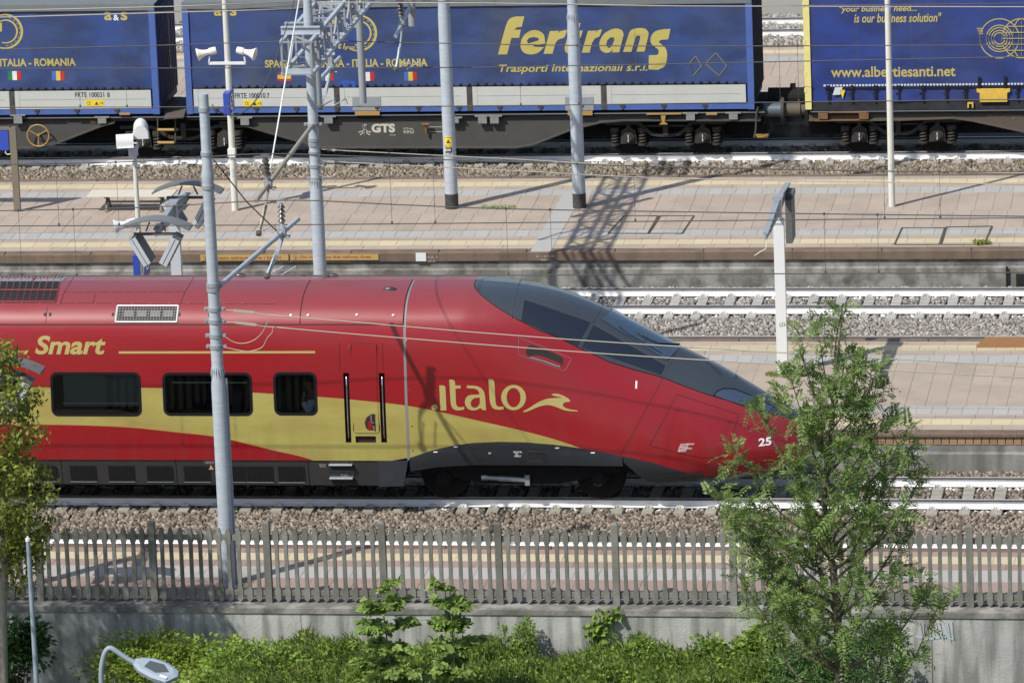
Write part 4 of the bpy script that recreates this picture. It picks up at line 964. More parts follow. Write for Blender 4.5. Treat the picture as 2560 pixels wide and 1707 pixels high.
m1 = mast('pale grey steel mast standing on the near platform, in front of the train windows', fx_, fy_, .552, 9.58,
     [(.135,.552),(.130,4.25),(.118,4.36),(.106,4.44),(.100,7.95),(.112,8.02),(.112,8.12),(.090,8.3),(.086,9.58)], [(4.56,.106)],
     [(z, .105, True) for z in (5.67, 5.45)]+[(z, .107, False) for z in (6.12, 6.03)]+[(z, .104, True) for z in (5.18, 4.98)]+[(8.5,.089,False),(9.3,.088,False),(7.9,.102,False)])
p, q = by(578, 950, fy_-.1), by(586, 1465, fy_-.1); b = B(); b.box((fx_+.138, fy_+.03, (p[2]+.56)/2), (.04,.07,p[2]-.56)); b.build('cable_duct', 'galv_dark', m1)
b = B(); b.bb(fx_-.15, fx_-.10, fy_-.12, fy_-.10, .75, 1.05); b.build('earth_plate', 'black', m1)
M2 = by(803, 683, 6.2); mx_, my_ = float(M2[0])-.02, 6.2
m2 = mast('pale grey mast rising behind the red train under the lattice gantry', mx_, my_, .552, 11.5,
     [(.135,.552),(.132,4.45),(.118,4.6),(.104,4.75),(.098,8.0),(.10,8.1),(.085,8.35),(.08,11.5)], [(4.80,.106)],
     [(z, .102, True) for z in (5.08, 4.82)]+[(z, .104, False) for z in (5.35,5.52,5.62)]+[(5.93,.103,True)])
P3b = bz(1130, 520, .552); p3x, p3y = float(P3b[0]), float(P3b[1])
m3 = mast('thick grey mast with black foot and yellow warning plate on the far platform', p3x, p3y, .552, 12, [(.148,.552),(.138,5.0),(.132,5.15),(.118,5.45),(.112,12)], [(5.52,.118)], black=True)
b = B(); zc = by(1117, 355, p3y-.14)[2]
for i in range(7):
    a0 = -PI/2-.55+.157*i; a1 = a0+.157; r = .146
    b.add([(p3x+r*math.cos(a), p3y+r*math.sin(a), z) for a, z in ((a0,zc-.12),(a1,zc-.12),(a1,zc+.13),(a0,zc+.13))], [(0,1,2,3)])
    b.add([(p3x+r*math.cos(a), p3y+r*math.sin(a), z) for a, z in ((a0,zc-.34),(a1,zc-.34),(a1,zc-.13),(a0,zc-.13))], [(0,1,2,3)], 1)
b.build('warning_plate', ['warn_yellow','black_paint'], m3, fix=False)
b = B(); b.prism([(p3x-.05,zc-.03),(p3x+.05,zc-.03),(p3x,zc+.06)], p3y-.149, p3y-.147)
text_fit(b, 'ATTENZIONE', (p3x-.085, zc+.085), .17, .028, lambda u, v: (u, p3y-.1475+.0, v)); text_fit(b, 'PERICOLO', (p3x-.085, zc-.10), .17, .03, lambda u, v: (u, p3y-.1475, v)); b.build('warning_mark', 'text_dark', m3, fix=False)
b = B(); text_fit(b, '830', (p3x-.08, zc-.215), .13, .055, lambda u, v: (u, p3y-.149, v), bold=.02); text_fit(b, 'N82 G', (p3x-.08, zc-.31), .16, .055, lambda u, v: (u, p3y-.149, v), bold=.02); b.build('lettering', 'text_white', m3, fix=False)
P4b = bz(1449, 519, .552); p4x, p4y = float(P4b[0]), float(P4b[1])
m4 = mast('thick grey mast with black foot, second from the lattice gantry, beside the truss shadow', p4x, p4y, .552, 12, [(.148,.552),(.140,4.62),(.134,4.7),(.118,5.0),(.114,12)], [(4.98,.120)], black=True)
for m_ in (m3, m4): m_['group'] = 'black-footed masts on the far platform'

# lattice gantry beam
X0, X1, Z0, Z1 = mx_-.42, mx_+.17, 7.12, 7.77; GY0, GY1 = 5.42, 24.0
gt = thing('lattice_gantry', 'grey steel lattice beam carried by the mast behind the train', 'gantry', (mx_, GY0, Z0))
for x in (X0, X1):
    for z in (Z0, Z1): b = B(); b.bar((x,GY0,z),(x,GY1,z),.07,.07); b.build('chord', 'galv', gt)
def strut(a, c, w=.042, m_='galv_dark'): b = B(); b.bar(a, c, w, .03); b.build('lattice_bar', m_, gt)
n = 24; dy = (GY1-GY0)/n
for i in range(n+1):
    y = GY0+dy*i
    strut((X0,y,Z0),(X1,y,Z0)); strut((X0,y,Z1),(X1,y,Z1))
    strut((X0,y,Z0),(X0,y,Z1)); strut((X1,y,Z0),(X1,y,Z1))
    if i < n:
        for z in (Z0, Z1): strut(((X0 if i % 2 else X1),y,z),((X1 if i % 2 else X0),y+dy,z), .038)
        for x in (X0, X1): strut((x,y,Z0 if i % 2 else Z1),(x,y+dy,Z1 if i % 2 else Z0), .038)
b = B()
for y in (my_-.22, my_+.20):
    b.bar((X0-.10,y,Z1+.19),(X1+.10,y,Z1+.19),.09,.02); b.bar((X0-.10,y,Z1+.05),(X1+.10,y,Z1+.05),.09,.02); b.bar((X0-.10,y,Z1+.12),(X1+.10,y,Z1+.12),.014,.13)
b.build('cross_bearer', 'galv', gt)
b = B(); b.bar((X0,GY0+.02,Z0+.06),(X1,GY0+.02,Z0+.06),.02,.10); b.build('end_plate', 'galv', gt)
def drop_tube(px, py, Y, r, m_='galv_dark'):
    p = by(px, py, Y); b = B(); b.cyl((p[0],Y,p[2]),(p[0],Y,Z1+.5),r,n=16); o = b.build('drop_tube', m_, gt, smooth=True)
    b = B(); b.bb(p[0]-.20, p[0]+.14, Y-.14, Y+.14, Z0-.03, Z0-.01); b.bar((p[0],Y,Z0),(X1,Y,Z0),.06,.06); b.bar((p[0],Y,Z1),(X1,Y,Z1),.06,.06); b.build('hanger_plate', 'galv', o); return p
drop_tube(797, 260, 9.25, .075); drop_tube(908, 258, 13.4, .078); dC = drop_tube(1031, 65, 17.2, .085)

# brackets that hold the overhead line
def insul(b, a, c, n=4):
    a = Vector(a); c = Vector(c); d = (c-a); 
    for i in range(n): t = (i+.5)/n; b.cyl(a+d*(t-.10), a+d*(t+.10), .075, .03, 12)
    b.cyl(a, c, .026, n=8)
def bracket(label, a, c, tcl, itop, foot, m_='galv', arms=None):
    a, c, itop, foot = (np.array(q, float) for q in (a, c, itop, foot)); cl = a+(c-a)*tcl
    t = thing('catenary_bracket', label, 'bracket', tuple(a), 'brackets holding the overhead wires')
    b = B(); b.cyl(a, c, .045, n=14); b.build('strut', m_, t, smooth=True)
    b = B(); b.box(cl, (.14,.16,.16)); b.box(cl+(0,0,.12), (.09,.06,.22)); [b.cyl(cl+(.08,dy,-.08), cl+(.14,dy,-.08), .02, n=6) for dy in (-.06,.06)]; b.build('clamp', 'galv_dark', t)
    b = B(); insul(b, cl+(itop-cl)*.35, cl+(itop-cl)*.92); b.build('insulator', 'insulator', t, smooth=True)
    b = B(); b.cyl(cl, cl+(itop-cl)*.45, .04, n=10); b.cyl(cl+(itop-cl)*.9, itop, .025, n=8); b.box(itop, (.16,.05,.05)); b.build('insulator_foot', 'galv', t)
    b = B(); k = 10; s = cl+(0,0,-.08); P = [s+(foot-s)*(i/k)+np.array([0,.12*math.sin(PI*i/k),0]) for i in range(k+1)]
    for i in range(k): b.bar(P[i], P[i+1]+(P[i+1]-P[i])*.05, .035, .075)
    b.build('steady_arm', m_, t)
    b = B(); b.lathe(tuple(foot), [(.0,-.05),(.05,-.05),(.065,0),(.05,.05),(0,.05)], 10, axis='x'); b.build('swivel', 'insulator', t)
    for dx in (.26, .50):
        b = B(); e = foot+(dx, .25, .12); b.tube([foot+(dx-.26, 0, .0), e], .012, 6); b.tube([e, e+(.03,.02,-.12)], .010, 6); b.build('registration_arm', 'galv', t)
    return t
A1 = np.array([fx_+.1, fy_+.1, 6.07]); C1 = by(745, 548, -2.1)
bracket('bracket on the front mast, its light tube reaching over the red roof', A1, C1, .79, by(703,503,-3.2), by(668,690,-3.35))
A2 = np.array([mx_, my_-.12, 5.93]); C2 = by(640, 502, -.25)
bracket('tan tube bracket slanting from the mast behind the train', A2, C2, .79, by(662,388,.8), by(647,583,.75), 'tan_tube')
A3 = by(795, 205, 9.3); C3 = by(849, 145, 12.4)
bracket('small bracket under the lattice gantry in front of the far container', A3, C3, .58, by(828,135,11.2), by(801,268,11.33))
A4 = by(1024, 22, 17.15); C4 = by(988, 92, 14.5)
bracket('bracket on the separate hanging tube right of the gantry', A4, C4, .55, by(1000,3,15.6), by(990,174,15.43))

def wire(name, label, pts, r=.012, m_='wire', parent=None, cat='cable', group=None):
    b = B(); b.tube([tuple(p) for p in pts], r, 6); o = b.build(name, m_, parent, smooth='all')
    if not parent: tag(o, label, cat, group)
    return o
def pw(pts, Y):
    P = [by(px, py, Y) for px, py in pts]; P.insert(0, P[0]+(P[0]-P[1])*1.2); P.append(P[-1]+(P[-1]-P[-2])*1.0); return P
def catline(label, Y, contact, mess, drops, r=.011):
    t = thing('overhead_line', label, 'overhead wire', (0, Y, 5.2), 'overhead lines above the tracks')
    c = pw(contact, Y); ms = pw(mess, Y)
    ms = [np.array([q[0], Y, q[2]]) for q in spline([(p[0], 0, p[2]) for p in ms], 6)]
    wire('contact_wire', None, c, r, parent=t); wire('messenger_wire', None, ms, r, parent=t)
    cx = [p[0] for p in c]; cz = [p[2] for p in c]; mxs = [p[0] for p in ms]; mz = [p[2] for p in ms]
    for px in drops:
        x = by(px, 600, Y)[0]; zt, zb = float(np.interp(x, mxs, mz)), float(np.interp(x, cx, cz))
        b = B(); b.cyl((x,Y,zb),(x,Y,zt),.004,n=5); b.box((x,Y,zt),(.035,.02,.05)); b.box((x,Y,zb+.02),(.035,.02,.06)); b.box((x,Y,zb+(zt-zb)*.3),(.014,.014,.05)); b.build('dropper', 'wire', t)
    return t
catline('overhead line whose lower wire skims along the red train roof', -3.35, [(0,690),(1280,688),(2560,681)], [(0,527),(350,519),(703,501),(1000,512),(1300,523),(2000,534),(2560,541)], (50,187,1268,1378,2062,2195))
catline('overhead line crossing the far platform just above its middle', .75, [(0,565),(640,563),(1280,557),(2260,547),(2560,545)], [(0,411),(350,404),(662,385),(1000,396),(1280,405),(1700,418),(2260,429),(2560,429)], (150,300,982,1090,1450,1590,2213,2352))
catline('overhead line crossing the foot of the blue freight curtains', 11.33, [(0,269),(1200,266),(1700,259),(2560,249)], [(0,124),(400,114),(760,103),(1000,107),(1280,112),(1700,116),(2560,113)], (220,336,1315,1460,1960,2006))
catline('highest overhead line crossing the lettering of the blue freight curtains', 15.43, [(0,172),(1200,169),(1700,160),(2560,142)], [(0,43),(500,27),(990,4),(1400,12),(1700,17),(2560,9)], (200,450,1260,1604,2155,2290))
G_ = 'pale feeder cables strung from the masts'
for Y, pts, lab in ((fy_, [(672,787),(860,803),(1280,838),(1710,867),(2560,916)], 'upper pale feeder cable running from the front mast past the train nose'), (fy_, [(690,818),(860,833),(1280,867),(1710,897),(2560,944)], 'lower pale feeder cable running from the front mast past the train nose'),
                    (my_, [(858,377),(1280,398),(1710,419),(2560,433)], 'upper pale feeder cable running right from the mast behind the train'), (my_, [(858,406),(1280,427),(1710,447),(2560,461)], 'lower pale feeder cable running right from the mast behind the train')):
    P = [by(px, py, Y) for px, py in pts]; P.append(P[-1]+(P[-1]-P[-2])); wire('feeder_cable', lab, [tuple(q) for q in spline(P, 5)], .0105, 'wire_tan', group=G_)
for pts, lab in (([(-200,32),(0,27),(430,17),(748,4)], 'upper pale feeder cable at top left ending on the mast behind the train'), ([(-200,48),(0,44),(600,27),(748,22)], 'lower pale feeder cable at top left ending on the mast behind the train'), ([(762,6),(1200,8),(1710,16),(2560,18),(2760,20)], 'pale feeder cable along the top edge, right of the mast behind the train')):
    wire('feeder_cable', lab, [by(px, py, my_) for px, py in pts], .011, 'wire_tan', group=G_)
# turnbuckles and jumper loops
for mt, x, y, pts, loops in ((m1, fx_, fy_, (((548,773),(565,775),(583,776),(635,781),(655,785),(676,788)), ((548,803),(568,805),(588,806),(640,812),(662,816),(690,818))), (((560,840),(585,855),(610,858),(635,850),(655,832),(668,806),(674,792)), ((562,868),(600,876),(625,878),(655,868),(668,845),(680,832),(682,818)))),
                          (m2, mx_, my_, (((793,373),(806,374),(818,374),(838,376),(846,376),(860,377)), ((793,402),(806,403),(818,404),(838,405),(846,405),(860,406))), (((797,413),(815,418),(832,413),(838,404)), ((797,437),(820,443),(840,436),(856,412))))):
    for L_ in pts:
        P = [by(px, py, y) for px, py in L_]; b = B(); b.tube(P, .008, 6)
        for s in (-.025, .025): b.bar(P[2]+(0,s,s*.4), P[3]+(0,s,s*.4), .014, .014)
        b.build('turnbuckle', 'wire_tan', mt)
    for L_ in loops:
        b = B(); b.tube(spline([by(px, py, y-.12) for px, py in L_], 5), .008, 6); b.build('jumper_loop', 'wire_tan', mt)
wire('stay_rod', 'white stay rod slanting down from the mast behind the train', [by(758,-60,my_), by(672,445,.95)], .016, 'paint_white', cat='rod')
wire('stay_rod', 'dark stay rod from the front mast to its bracket tip', [by(534,400,fy_), by(617,505,-5.4), by(691,577,-3.25)], .012, cat='rod')
wire('drop_cable', 'slack black cable hanging from the top of the front mast', spline([by(530,262,fy_), by(545,278,fy_), by(575,288,fy_+1), by(610,280,-5), by(650,235,-3), by(690,145,0), by(728,30,3), by(745,-40,4.5)], 5), .011, cat='cable')

# ------------------------------------------------------------------ platform furniture
def lamp_pole(label, px, py, ztop_, r0, r1, m_):
    P = bz(px, py, .552); x, y = float(P[0]), float(P[1])
    t = thing('light_pole', label, 'light pole', (x, y, .552), 'slim pale poles on the far platform')
    b = B(); b.cyl((x,y,.552),(x,y,ztop_),r0,r1,18); b.build('shaft', m_, t, smooth=True)
    b = B(); b.box((x+.002,y-r0*.93,1.45),(.045,.012,.20)); b.build('inspection_cover', 'paint_grey', t)
    return t, x, y
lp1, lx, ly = lamp_pole('slim cream pole with twin loudspeakers and a number 5 sign', 588, 526, 10.5, .078, .045, 'paint_cream')
z = by(582, 380, ly)[2]; b = B(); b.box((lx,ly-.03,z),(.165,.2,.18)); b.build('junction_box', 'paint_white', lp1)
zs5 = by(574, 252, ly)[2]
def number_sign(t, x, y, z, nums, L_, h=.50, th=.13):
    b = B(); b.bb(x-th/2, x+th/2, y-L_/2, y+L_/2, z-h/2, z+h/2); bd_ = b.build('number_board', 'sign_blue', t)
    for k, s in enumerate(nums):
        yc = y+(k-(len(nums)-1)/2)*L_/len(nums)
        b = B(); vs, fs = fill_poly(ell(yc, z, .19, .19, 24)); b.add([(x+th/2+.004, u, w) for u, w in vs], fs); b.build('number_disc', 'sign_white', bd_, fix=False)
        b = B(); text_fit(b, s, (yc-.075, z-.13), .15, .26, lambda u, v: (x+th/2+.008, u, v), bold=.03); b.build('numeral', 'text_dark', bd_, fix=False)
number_sign(lp1, lx+.0, ly-.1, zs5, ['5'], .62)
zsp = by(575, 157, ly)[2]
b = B(); b.bar((lx-.42,ly-.06,zsp),(lx+.42,ly-.06,zsp),.05,.06); [b.bar((lx+s*.42,ly-.06,zsp),(lx+s*.40,ly-.06,zsp+.16),.03,.05) for s in (-1,1)]; b.build('speaker_bracket', 'paint_white', lp1)
def horn(t, c, d, m_='plastic_cream'):
    b = B(); c = Vector(c); d = Vector(d).normalized(); q = d.to_track_quat('Z', 'Y').to_matrix(); n = 18; vs = []; pr = [(0,-.02),(.075,-.02),(.082,.04),(.08,.14),(.06,.15),(.065,.22),(.085,.30),(.12,.37),(.15,.41),(.15,.42),(.11,.37),(.05,.30),(0,.28)]
    for r, h in pr: vs += [tuple(c+q @ Vector((r*math.cos(2*PI*j/n), r*math.sin(2*PI*j/n), h))) for j in range(n)]
    b.add(vs, [(i*n+j, i*n+(j+1) % n, (i+1)*n+(j+1) % n, (i+1)*n+j) for i in range(len(pr)-1) for j in range(n)]); b.build('loudspeaker', m_, t, smooth=True)
for s in (-1, 1): horn(lp1, (lx+s*.26, ly-.06, zsp+.30), (s, -.15, -.22))
lp2, _, _ = lamp_pole('slim white pole standing alone on the far platform at right', 2230, 516, 10.5, .075, .052, 'paint_cream')
# brown post with blue board at the left edge
P = bz(44, 528, .552); x, y = float(P[0]), float(P[1]); zt = by(38, 318, y)[2]
t = thing('sign_post', 'brown square post with a blue board, far platform at the left edge', 'sign', (x, y, .552))
b = B(); b.bb(x-.075, x+.075, y-.05, y+.05, .552, zt); b.build('post', 'brown_post', t)
b = B(); b.bb(x-1.7, x-.11, y-.03, y+.03, by(10,375,y)[2], by(10,320,y)[2]); b.build('board', 'sign_blue', t)
b = B(); b.bb(x-1.75, x-.03, y-.04, y+.04, zt-.06, zt+.0); b.bb(x-1.85, x-1.72, y-.05, y+.05, .552, zt); b.build('frame', 'brown_post', t)
b = B(); b.tube([by(14,376,y), by(14,383,y), by(20,387,y), by(28,384,y)], .012, 6); b.build('cable_tail', 'plastic_cream', t)
# bench
P0, P1_ = bz(262, 534, .552), bz(400, 532, .552); x0, x1, yb = float(P0[0]), float(P1_[0]), float(P0[1])+.12; zs = .552+.40
t = thing('bench', 'long pale bench on dark trestle legs, far platform at left', 'bench', ((x0+x1)/2, yb, .552))
for k in range(3): b = B(); b.cbox(x0-.42, x1+.30, yb-.05+.21*k, yb+.15+.21*k, zs-.035, zs, .008); b.build('seat_board', 'bench', t)
for x in (x0, x1):
    b = B(); b.bar((x,yb,.555),(x,yb+.25,zs-.04),.05,.03); b.bar((x,yb+.52,.555),(x,yb+.25,zs-.04),.05,.03); b.bar((x,yb-.02,zs-.05),(x,yb+.54,zs-.05),.05,.03); b.bar((x,yb+.08,.75),(x,yb+.44,.75),.04,.03); b.build('leg', 'brown_post', t)
b = B(); b.bb(x0, x1, yb+.23, yb+.27, .72, .76); b.build('stretcher', 'brown_post', t)

# display stands: square post, two gull-wing arms, hanging boards
mat('shade_mid', (0.17,0.185,0.195), 0.5, var=0.2, scale=3)
def stand(label, x, y, hz, full=True, arms=(1.35, 1.35)):
    z0 = .552; t = thing('display_stand', label, 'display stand', (x, y, z0), 'display stands on the platforms')
    b = B(); b.bb(x-.105, x+.105, y-.075, y+.075, z0, hz-.42); b.bb(x-.07, x+.07, y-.06, y+.06, hz-.42, hz); b.bb(x-.15,x+.15,y-.12,y+.12,z0,z0+.015); b.build('post', 'paint_white' if not full else 'paint_grey', t)
    b = B(); b.bb(x-.10, x+.10, y-.16, y+.16, hz-.01, hz+.05); b.build('head_cap', 'galv_dark', t)
    for s, L_, dz in ((-1, arms[0], .14), (1, arms[1], .18)):
        e = (x, y+s*L_, hz-dz)
        b = B(); b.prism([(y, hz-.36), (y+s*L_, hz-dz-.10), (y+s*L_, hz-dz+.02), (y, hz-.01)], x-.018, x+.018, 'yz'); b.bar((x,y,hz+.01),(x,e[1],e[2]+.03),.11,.03); o = b.build('arm', 'galv_dark', t)
        b = B(); [b.cyl((x+.018,y+s*L_*k/7,hz-.16-dz*k/9),(x+.024,y+s*L_*k/7,hz-.16-dz*k/9),.03,n=10) for k in range(2,6)]; b.build('arm_hole', 'black', o)
        if full:
            b = B(); R = 1.35; n = 14
            f = lambda u, v, th=0: (x-.72+1.44*u, e[1]-.22+.44*v, e[2]+.05+R*(math.cos((u-.5)*1.1)-math.cos(.55))+th)
            b.grid(lambda u, v: f(u, v, 0), n, 2); b.grid(lambda u, v: f(u, v, .03), n, 2)
            b.add([f(i/n, v, th) for v in (0, 1) for i in range(n+1) for th in (0,.03)], [(v*2*(n+1)+2*i, v*2*(n+1)+2*i+2, v*2*(n+1)+2*i+3, v*2*(n+1)+2*i+1) for v in (0,1) for i in range(n)])
            b.build('shade', 'shade_dark' if s > 0 else 'shade_mid', t)
            b = B(); [b.bar((x+dx, e[1], e[2]), (x+dx*.6, e[1], e[2]+.18), .03, .03) for dx in (-.2,.2)]; b.bar((x-.45,e[1],e[2]-.06),(x+.45,e[1],e[2]-.06),.06,.05); b.build('hanger', 'panel_dark', t)
            for k in (-1, 1):
                rot = Matrix.Rotation(k*.50, 3, 'Y'); c = Vector((x+k*.30, e[1], e[2]-.37))
                b = B(); b.box(c, (.17,.50,.60), rot=rot); bo = b.build('display_board', 'panel_dark', t)
                b = B(); b.box(c-rot @ Vector((0,.257,0)), (.17,.012,.60), rot=rot); b.build('board_edge', 'paint_grey', bo)
                b = B(); b.box(c-rot @ Vector((0,.2645,0)), (.012,.003,.58), rot=rot); b.build('edge_slot', 'black', bo)
        elif s > 0:
            b = B(); b.bb(x+.02, x+.15, e[1]-.85, e[1]-.20, e[2]-1.02, e[2]-.12); b.build('display_board', 'panel_dark', t)
            b = B(); b.bb(x-.03, x+.17, e[1]-.7, e[1]-.2, e[2]-.12, e[2]-.02); b.build('hanger', 'panel_dark', t)
        else:
            b = B(); b.tube(spline([(x,e[1],e[2]-.1),(x+.01,e[1]-.03,e[2]-.25),(x-.10,e[1]-.05,e[2]-.32),(x-.22,e[1]-.05,e[2]-.40)], 4), .008, 5); b.build('loose_cable', 'plastic_cream', t)
    return t
LP = bz(1957, 936, .552); stand('white square post with gull-wing arms and one hanging board, right of the train nose', float(LP[0]), float(LP[1]), by(1953,496,LP[1])[2], False, (2.5, 1.95))
LQ = by(440, 680, 6.98); stand('grey display stand with two curved shades, seen above the train roof at left', float(LQ[0])+.02, 6.98, by(428,508,6.98)[2], True, (1.8, 1.5))
LR = bz(2, 1478, .552); stand('grey display stand behind the leafy tree at the left edge', float(LR[0]), float(LR[1])-.1, 4.45, True, (1.15, 1.35))
# twin camera hoods on a cream pole with platform numbers 7 and 6
P = by(350, 640, 6.98); x, y = float(P[0]), 6.98; zt = by(331, 372, y)[2]
t = thing('camera_pole', 'cream pole with two white hoods and a blue 7 and 6 sign', 'pole', (x, y, .552))
b = B(); b.cyl((x,y,.552),(x,y,zt),.062,.045,16); b.build('shaft', 'paint_cream', t, smooth=True)
def hood(c, rz, L_=.42, w=.24, h=.22):
    b = B(); R = Matrix.Rotation(rz, 3, 'Z'); n = 10
    pr = [(-w/2-.015,-.02),(-w/2,0)]+[(w/2*math.cos(PI-PI*i/n), .06+(h-.06)*math.sin(PI*i/n)) for i in range(n+1)]+[(w/2,0),(w/2+.015,-.02)]
    k = len(pr); vs = [tuple(Vector(c)+R @ Vector((yy, u, v))) for yy in (-L_/2, L_/2) for u, v in pr]
    b.add(vs, [(i, i+1, k+i+1, k+i) for i in range(k-1)]+[tuple(range(k)), tuple(range(2*k-1,k-1,-1))]); b.build('camera_hood', 'paint_white', t, smooth=True)
hood((x-.13, y-.25, zt+.12), .25, .34, .26, .24); hood((x+.10, y+.25, zt+.24), PI/2+.2, .70, .30, .26)
b = B(); b.box((x,y,zt+.03),(.12,.3,.14)); b.cyl((x,y-.1,zt-.12),(x,y-.1,zt+.1),.10,n=12); b.build('hood_bracket', 'paint_grey', t)
number_sign(t, x+.02, y, by(352,660,y)[2], ['7','6'], 1.0, .60)
zh = by(330, 553, y)[2]; horn(t, (x-.06, y-.05, zh), (-1,-.25,-.2), 'paint_white'); b = B(); b.bar((x-.3,y-.1,zh-.1),(x,y,zh-.1),.04,.05); b.build('speaker_bracket', 'paint_white', t)

# foreground street lamp and slim pole
LY = -43.0; mat('lamp_grey', (0.27,0.335,0.40), 0.6, 0.0, var=0.2, scale=6); mat('lamp_glass', (0.08,0.09,0.10), 0.2)
t0 = by(256, 1690, LY); t = thing('street_lamp', 'grey curved-arm street lamp head in the bottom left foreground', 'street lamp', (float(t0[0]), LY, -1.25))
P = [np.array([t0[0]-.05, LY, -1.25]), np.array([t0[0]-.035, LY, t0[2]-2]), np.array([t0[0]-.02, LY, t0[2]-.5])]+[by(px, py, LY) for px, py in ((253,1690),(256,1655),(263,1630),(276,1619),(298,1632),(322,1648),(342,1658))]
b = B(); b.tube(spline(P, 6), .031, 12); b.build('arm', 'lamp_grey', t, smooth='all')
hc = by(388, 1680, LY); e1 = by(336, 1656, LY)
def plan(u, w, h): # u along head, w across (depth), h up
    ax = np.array([.90,-.22,-.16]); ay = np.array([.16,.80,.42]); az = np.cross(ax, ay); return tuple(e1+ax*u+ay*w+az*h)
out = [(0,-.05),(.10,-.13),(.30,-.19),(.50,-.20),(.62,-.05),(.60,.04),(.44,.12),(.24,.14),(.08,.10),(0,.05)]
n = len(out); b = B(); b.add([plan(u, w, -.03) for u, w in out]+[plan(u, w, .03) for u, w in out]+[plan(.3+(u-.3)*.8, w*.75, .055) for u, w in out], [tuple(range(n))]+[(r*n+i, r*n+(i+1) % n, (r+1)*n+(i+1) % n, (r+1)*n+i) for r in (0,1) for i in range(n)]+[tuple(range(3*n-1,2*n-1,-1))]); b.build('lamp_head', 'lamp_grey', t)
b = B(); b.add([plan(u, w, .059) for u, w in ((.16,-.06),(.34,-.11),(.50,-.04),(.40,.06),(.20,.06))], [(0,1,2,3,4)]); b.build('heat_sink', 'lamp_glass', t, fix=False)
b = B(); b.add([plan(u, w, .060) for u, w in ((.40,-.155),(.50,-.165),(.51,-.125),(.41,-.12))], [(0,1,2,3)]); b.build('label_plate', 'sign_white', t, fix=False)
zt = by(76, 1352, -12.5)[2]; x = float(by(85, 1600, -12.5)[0])
t = thing('slim_pole', 'slim grey pole in front of the fence at far left', 'pole', (x, -12.5, -1.8))
b = B(); b.cyl((x,-12.5,-1.8),(x,-12.5,zt),.052,.036,14); b.build('shaft', 'lamp_grey', t, smooth=True)
b = B(); b.cyl((x,-12.5,zt),(x,-12.5,zt+.05),.045,.045,14); b.cyl((x,-12.5,zt+.05),(x,-12.5,zt+.09),.02,.015,8); b.build('cap', 'paint_white', t, smooth=True)
# ------------------------------------------------------------------ freight wagons and swap bodies
YFR = 28.6
def fp(px, py, Y=YFR):
    p = by(px, py, Y)
    for _ in range(3): p = by(px, py, y3(p[0], Y))
    return p[0], p[2]
def fxx(px, py=200): return fp(px, py)[0]
mat('curtain_blue', (0.034,0.072,0.245), 0.5, var=0.95, scale=.55, col2=(0.062,0.08,0.13), bump=0.7, bscale=1.4, spec=0.4, mapscale=(1,1,.5), stain=((0.030,0.046,0.115), 1.6, 0.7, (.7,1,1.3)))
mat('curtain_blue2', (0.027,0.055,0.26), 0.45, var=0.85, scale=.6, col2=(0.048,0.065,0.15), bump=0.7, bscale=1.4, spec=0.4, mapscale=(1,1,.5), stain=((0.024,0.038,0.13), 1.6, 0.7, (.7,1,1.3)))
mat('frame_blue', (0.075,0.14,0.42), 0.5, var=0.3, scale=4); mat('end_navy', (0.028,0.045,0.15), 0.6, var=0.4, scale=4); mat('end_dark', (0.012,0.014,0.02), 0.8, var=0.6, scale=5, col2=(0.05,0.05,0.05))
mat('alu', (0.54,0.56,0.52), 0.55, var=0.35, scale=2.5, col2=(0.43,0.44,0.41), bump=0.06, bscale=4); mat('roof_grey', (0.17,0.19,0.20), 0.6, var=0.3, scale=3)
mat('print_yellow', (0.50,0.42,0.12), 0.55); mat('wagon_grey', (0.072,0.07,0.064), 0.75, var=0.5, scale=2, col2=(0.048,0.045,0.042)); mat('dull_grey', (0.26,0.28,0.27), 0.7, var=0.6, scale=9, col2=(0.16,0.14,0.11)); mat('wagon_brown', (0.10,0.08,0.06), 0.75, var=0.5, scale=2, col2=(0.09,0.075,0.06))
mat('wagon_black', (0.013,0.013,0.014), 0.85, var=0.5, scale=5, col2=(0.03,0.027,0.023), spec=0.25); mat('rust', (0.22,0.11,0.05), 0.9, var=0.6, scale=12); mat('gold_brown', (0.42,0.25,0.065), 0.6); mat('spring', (0.042,0.037,0.032), 0.7, var=0.4, scale=10)
mat('post_yellow', (0.80,0.72,0.26), 0.6, var=0.3, scale=4); mat('lift_yellow', (0.78,0.50,0.05), 0.6, var=0.6, scale=5, col2=(0.45,0.33,0.12)); mat('strap_white', (0.62,0.65,0.66), 0.7); mat('buffer', (0.10,0.13,0.16), 0.45, var=0.4, scale=6)
for n_, c in (('flag_red',(0.45,0.03,0.02)),('flag_green',(0.02,0.20,0.07)),('flag_white',(0.72,0.72,0.72)),('flag_yellow',(0.65,0.48,0.05)),('flag_blue',(0.05,0.15,0.45)),('eu_blue',(0.02,0.09,0.48))): mat(n_, c, 0.55)
def finish(t):
    t.rotation_euler.z = ROT3; t.location.y += math.tan(ROT3)*(t.location.x-PIV3[0])
YF_ = YFR-.012
CURF = [None]
def flat(u, v): return (u, (CURF[0](u, v)-.006) if (CURF[0] and v > ZD) else YF_+.001, v)
